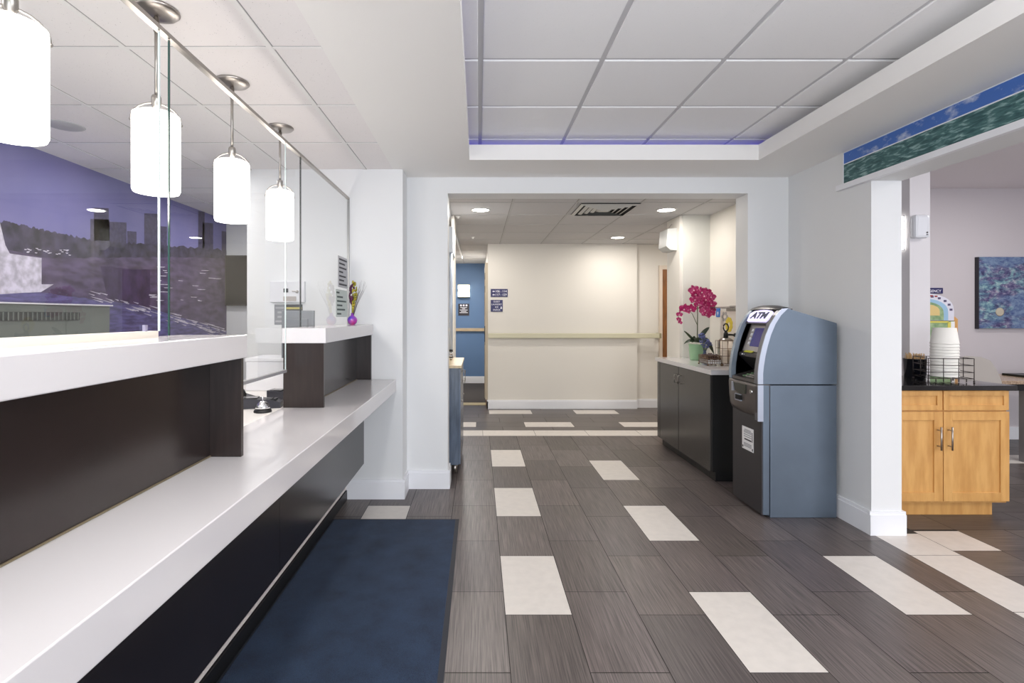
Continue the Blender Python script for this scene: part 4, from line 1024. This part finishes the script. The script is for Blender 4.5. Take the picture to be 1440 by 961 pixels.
for i in range(7):
    t = i/6; a_, b_ = lerp(BC[0], BC[1], t), lerp(BC[3], BC[2], t)
    if i in (0, 2, 4, 6): bk.tube([(*a_, .945), (*a_, 1.09)], .0026, 6).tube([(*b_, .945), (*b_, 1.09)], .0026, 6)
    bk.tube([(*a_, .945), (*b_, .945)], .0026, 6).tube([(*a_, .945), (*a_, .921)], .0034, 6)
for t in (.5,):
    for p_, q_ in ((BC[0], BC[3]), (BC[1], BC[2])): bk.tube([(*lerp(p_, q_, t), .945), (*lerp(p_, q_, t), 1.09)], .0026, 6)
for x, y in BC: bk.ball((x, y, .9245), .0065, seg=8)
bk.build('frame', T, M_dw)
M_foam = mat('foam', (238, 236, 230), .6)
L_ = ['lowest white foam cup in the tall upside-down stack in the dark basket'] + ['white foam cup inside the tall upside-down stack in the dark basket']*10 + ['topmost white foam cup of the tall upside-down stack, fully visible']
cup_stack(3.465, 3.94, .949, 12, 'foam_cup', L_, 'foam cups stacked in the dark basket', .084, .068, .118, .022, M_foam)
# pilaster things
T = thing('soap_dispenser', 'rounded white wall dispenser high on the pilaster in the breakfast room', 'dispenser', (3.6, 4.28, 2.05))
MB().box(3.495, 3.615, 4.235, 4.30, 2.022, 2.21, bev=.022).build('cover', T, mat('disp_cover', (228, 230, 236), .3))
MB().cyl((3.585, 4.230, 2.065), .006, .006, 12, axis='y').box(3.58, 3.592, 4.231, 4.236, 2.045, 2.052).build('lock', T, M_atm_dark)
T = thing('light_strip', 'narrow vertical lit lamp at the edge of the white pier', 'lamp', (3.49, 4.38, 2.0))
MB().box(3.484, 3.494, 4.355, 4.40, 1.945, 2.215).build('tube', T, mat('lamp_glow', (255, 255, 255), .3, emit=(255, 252, 245), es=5))
MB().box(3.494, 3.50, 4.355, 4.41, 1.94, 2.22).build('backplate', T, M_trimw)
# art
T = thing('abstract_painting', 'blue, teal and violet abstract canvas on the breakfast room wall', 'painting', (6.2, 5.98, 1.6))
def art_mat():
    m = bpy.data.materials.new('abstract_paint'); m.use_nodes = True; nt = m.node_tree; b = nt.nodes['Principled BSDF']
    tc = nt.nodes.new('ShaderNodeTexCoord'); mp = nt.nodes.new('ShaderNodeMapping'); mp.inputs['Scale'].default_value = (1, 1, 1.9); mp.inputs['Location'].default_value = (.75, 0, .25)
    nt.links.new(tc.outputs['Object'], mp.inputs[0])
    def noi(sc_, det, ro, di):
        n_ = nt.nodes.new('ShaderNodeTexNoise'); n_.inputs['Scale'].default_value = sc_; n_.inputs['Detail'].default_value = det; n_.inputs['Roughness'].default_value = ro; n_.inputs['Distortion'].default_value = di
        nt.links.new(mp.outputs[0], n_.inputs['Vector']); return n_
    def ramp(src, cols):
        r_ = nt.nodes.new('ShaderNodeValToRGB'); e0 = r_.color_ramp.elements
        e0[0].position, e0[1].position = cols[0][0], cols[-1][0]; e0[0].color = (*lin(cols[0][1]), 1); e0[1].color = (*lin(cols[-1][1]), 1)
        for p_, c_ in cols[1:-1]: e0.new(p_).color = (*lin(c_), 1)
        nt.links.new(src.outputs['Fac'], r_.inputs[0]); return r_
    n = noi(15, 8, .75, .3); big = noi(2.4, 3, .5, .6); mid = noi(5, 5, .65, .9)
    ra = ramp(n, [(.34, (34, 34, 66)), (.46, (66, 62, 108)), (.55, (104, 98, 134)), (.66, (176, 170, 186))])
    rb = ramp(n, [(.34, (50, 74, 120)), (.46, (90, 122, 144)), (.55, (126, 164, 172)), (.68, (196, 208, 208))])
    rc = ramp(mid, [(.44, (0, 0, 0)), (.56, (255, 255, 255))])
    rd = ramp(big, [(.50, (0, 0, 0)), (.60, (255, 255, 255))])
    def mx_(f_, a_, b__):
        m_ = nt.nodes.new('ShaderNodeMix'); m_.data_type = 'RGBA'; nt.links.new(f_.outputs[0], m_.inputs[0]); nt.links.new(a_, m_.inputs[6]); nt.links.new(b__, m_.inputs[7]); return m_
    m1 = mx_(rc, ra.outputs[0], rb.outputs[0])
    re_ = ramp(n, [(.36, (54, 74, 128)), (.6, (118, 140, 170))])
    m2 = mx_(rd, m1.outputs[2], re_.outputs[0])
    nt.links.new(m2.outputs[2], b.inputs['Base Color']); b.inputs['Roughness'].default_value = .45
    bp = nt.nodes.new('ShaderNodeBump'); bp.inputs['Strength'].default_value = .5; bp.inputs['Distance'].default_value = .004
    nt.links.new(n.outputs['Fac'], bp.inputs['Height']); nt.links.new(bp.outputs[0], b.inputs['Normal'])
    return m
MB().box(5.63, 6.75, 5.955, 5.998, 1.255, 2.06, bev=.003).build('canvas', T, art_mat())
MB().lathe((5.86, 5.954, 1.44), [(0, 0), (.04, 0), (.05, .001), (0, .002)], 18, 'y').build('pale_dab', T, mat('dab', (186, 178, 160), .5))
MB().box(5.618, 5.63, 5.96, 6.0, 1.25, 2.06).build('canvas_edge', T, mat('canvas_dark', (44, 42, 50), .6))
# brochure rack with map
T = thing('brochure_stand', 'wooden brochure stand with an arched coloured map behind the foam cups', 'stand', (5.05, 5.8, 0))
fm = MB().prism([(5.72, 0), (5.92, 0), (5.92, 1.36), (5.84, 1.45), (5.72, 1.36)], 5.135, 5.175, 'x').prism([(5.72, 0), (5.92, 0), (5.92, 1.36), (5.84, 1.45), (5.72, 1.36)], 4.46, 4.50, 'x')
fm.box(4.50, 5.135, 5.9, 5.92, 0, 1.40)
for z in (.1, .4, .70): fm.box(4.50, 5.135, 5.74, 5.9, z, z+.03)
fm.build('frame', T, M_wood)
pp = MB().m(mat('map_green', (160, 182, 140), .5, var=.3, vscale=20, rgb2=(120, 150, 110))).box(4.50, 5.125, 5.705, 5.715, .98, 1.34)
pp.m(mat('map_yellow', (216, 206, 100), .5)).box(4.50, 5.06, 5.702, 5.705, 1.322, 1.34).box(5.05, 5.085, 5.702, 5.705, 1.20, 1.33)
pp.m(M_paper).box(5.085, 5.125, 5.702, 5.705, .98, 1.335)
pp.build('lower_map', T)
def arch(cx_, z0, w, h, n=16): return [(cx_-w, z0), (cx_+w, z0)] + [(cx_+w*math.cos(PI*k/n), z0+h*(.35+.65*math.sin(PI*k/n)**.8)) for k in range(n+1)]
ap = MB().m(mat('map_border', (214, 214, 226), .5)).prism(arch(4.80, 1.345, .32, .295), 5.705, 5.715, 'y')
ap.m(mat('map_blue', (150, 186, 214), .5)).prism(arch(4.80, 1.347, .255, .235), 5.702, 5.705, 'y')
ap.m(_m['map_green']).prism(arch(4.79, 1.35, .215, .20), 5.700, 5.702, 'y')
ap.m(mat('map_sand', (214, 190, 130), .5)).prism(arch(4.82, 1.40, .14, .12), 5.698, 5.700, 'y')
ap.m(mat('map_dark', (84, 76, 110), .5))
for k in range(11):
    a = PI*(.03+.94*k/10); cx_, cz_ = 4.80+.288*math.cos(a), 1.345+.265*(.35+.65*math.sin(a)**.8)
    ap.box(cx_-.015, cx_+.015, 5.703, 5.705, cz_-.011, cz_+.011)
ap.m(mat('map_red', (150, 60, 60), .5)).box(4.84, 4.89, 5.702, 5.703, 1.605, 1.62).box(4.91, 4.94, 5.702, 5.703, 1.60, 1.615)
ap.build('arched_map', T)
bro = [('map_white', (226, 226, 220)), ('map_yellow', (216, 206, 100)), ('map_green2', (176, 190, 150))]
k = 0
for zi in (.13, .43, .73):
    for x in (4.52, 4.67, 4.82, 4.97):
        nm, c_ = bro[k % 3]; k += 1
        MB().box(x, x+.13, 5.76, 5.78, zi, zi+.23).build('brochure', T, mat(nm, c_, .5))
T = thing('wall_sign', 'navy EMERGENCY sign on the wall above the arched map', 'sign', (4.9, 5.99, 1.62))
MB().box(4.965, 5.25, 5.988, 5.998, 1.65, 1.713, bev=.001).build('plate', T, M_navy)
MB().m(M_txt).text('EMERGENCY', .042, Matrix(((1, 0, 0, 5.108), (0, 0, -1, 5.987), (0, 1, 0, 1.676), (0, 0, 0, 1)))).build('lettering', T)
# chair
T = thing('shell_chair', 'chair with a rounded taupe plastic back behind the black worktop', 'chair', (4.55, 4.95, 0))
M_ch = mat('taupe_plastic', (176, 170, 164), .4)
bkp = [(4.30, .55), (4.30, .90), (4.33, .99), (4.42, 1.035), (4.55, 1.025), (4.64, .99), (4.70, .90), (4.74, .80), (4.76, .55)]
MB().prism(bkp, 4.80, 4.815, 'y').build('backrest', T, M_ch)
MB().box(4.31, 4.75, 4.80, 5.22, .44, .47, bev=.01).box(4.32, 4.74, 4.80, 4.815, .46, .56).build('seat', T, M_ch)
for x in (4.34, 4.72):
    for y in (4.83, 5.19): MB().tube([(x, y, 0), (x+(4.53-x)*.1, y, .44)], .012, 10).build('leg', T, M_steel)
# desk at right
T = thing('side_table', 'table with a speckled beige top and black apron right of the maple cabinet', 'table', (5.6, 5.5, 0))
MB().box(4.80, 7.2, 4.98, 5.58, .752, .785, bev=.004).build('tabletop', T, mat('beige_granite', (182, 160, 138), .25, var=.3, vscale=60, rgb2=(140, 116, 96)))
MB().box(4.97, 7.16, 5.0, 5.54, .69, .751).build('apron', T, M_black)
for x in (5.20, 7.05):
    for y in (5.04, 5.46): MB().box(x, x+.06, y, y+.06, 0, .69).build('leg', T, mat('leg_grey', (150, 148, 152), .4, .5))
T = thing('laptop', 'closed black laptop on the beige table at the right edge', 'laptop', (5.6, 5.3, .785))
MB().box(5.40, 5.76, 5.22, 5.47, .785, .797, bev=.003).build('base', T, M_black)
MB().box(5.40, 5.76, 5.22, 5.47, .798, .806, bev=.002).build('lid', T, M_black)

# ------------------------------------------------------------------ lights
def area(name, loc, rot, sx, sy, power, col, spread=PI):
    l = bpy.data.lights.new(name, 'AREA'); l.shape = 'RECTANGLE'; l.size = sx; l.size_y = sy; l.energy = power; l.color = col; l.spread = spread
    o = bpy.data.objects.new(name, l); C.objects.link(o); o.location = loc; o.rotation_euler = rot; return o
area('daylight_entrance', (.65, -2.40, 1.2), (PI/2, 0, 0), 3.2, 2.2, 46, (.90, .95, 1.0))
area('daylight_breakfast', (5.1, -2.40, 1.45), (PI/2, 0, 0), 3.0, 1.6, 50, (.97, .96, 1.0))
def spot(name, x, y, z, power, col, r=.07):
    l = bpy.data.lights.new(name, 'AREA'); l.shape = 'DISK'; l.size = r*2; l.energy = power; l.color = col
    o = bpy.data.objects.new(name, l); C.objects.link(o); o.location = (x, y, z); return o
WARM = (1.0, .94, .87); NEU = (1.0, .97, .94)
for x, y, p_ in ((.02, 5.4, 10), (1.913, 5.4, 5), (1.92, 7.31, 6.5)): spot('hall_downlight', x, y, 2.47, p_, WARM)
spot('hall_downlight', .02, 7.31, 2.47, 5, WARM)
spot('corridor_downlight', -.3, 9.6, 2.46, 22, NEU)
spot('passage_downlight', 3.0, 7.0, 2.46, 6, WARM)
for x, y in ((-.36, -.6), (-.36, .9), (2.26, .4), (2.26, -1.2)): spot('added_soffit_fill', x, y, 2.51, 10, NEU, .09)  # unseen soffit lamps, added to fill the lobby with light
for x, y in ((-2.2, 1.0), (-2.2, 3.7), (-2.2, 5.3)): spot('office_downlight', x, y, 2.50, 7, NEU, .12)
for x, y in ((4.4, 2.6), (6.2, 2.6), (5.2, 4.6), (4.4, 0.4)): spot('breakfast_downlight', x, y, 2.83, 12, NEU, .12)
for y in (1.335, 1.94, 2.536, 3.149):
    l = bpy.data.lights.new('pendant_bulb', 'POINT'); l.energy = 2.6; l.color = (1, .93, .86); l.shadow_soft_size = .06
    o = bpy.data.objects.new('pendant_bulb', l); C.objects.link(o); o.location = (-1.18, y, 1.82)
# added uplighter bowl above the view, put in to brighten the tray ceiling
T = thing('added_fill_lamp', 'added white bowl uplighter, out of view, brightening the recessed ceiling', 'lamp', (1.0, .70, 2.70))
MB().lathe((1.0, .70, 2.20), [(0, 0), (.10, .01), (.20, .05), (.26, .10), (.255, .10), (.195, .06), (.10, .02), (0, .012)], 32).build('bowl', T, M_ring)
MB().cyl((1.0, .70, 2.212), .008, .488, 12).cyl((1.0, .70, 2.685), .05, .014, 20).build('stem', T, M_steel)
l = bpy.data.lights.new('added_fill_bulb', 'POINT'); l.energy = 27; l.color = (.99, .98, 1.0); l.shadow_soft_size = .05
o = bpy.data.objects.new('added_fill_bulb', l); C.objects.link(o); o.location = (1.05, .70, 2.29)
w = bpy.data.worlds.new('world'); bpy.context.scene.world = w; w.use_nodes = True
w.node_tree.nodes['Background'].inputs[0].default_value = (.80, .88, 1.0, 1); w.node_tree.nodes['Background'].inputs[1].default_value = 1.2
sc = bpy.context.scene
sc.view_settings.view_transform = 'Standard'; sc.view_settings.look = 'None'; sc.view_settings.gamma = 1; sc.view_settings.use_curve_mapping = False
sc.view_settings.exposure = .75
sc.cycles.max_bounces = 10; sc.cycles.diffuse_bounces = 6; sc.cycles.transparent_max_bounces = 16
sc.cycles.use_denoising = True; sc.cycles.sample_clamp_indirect = 6
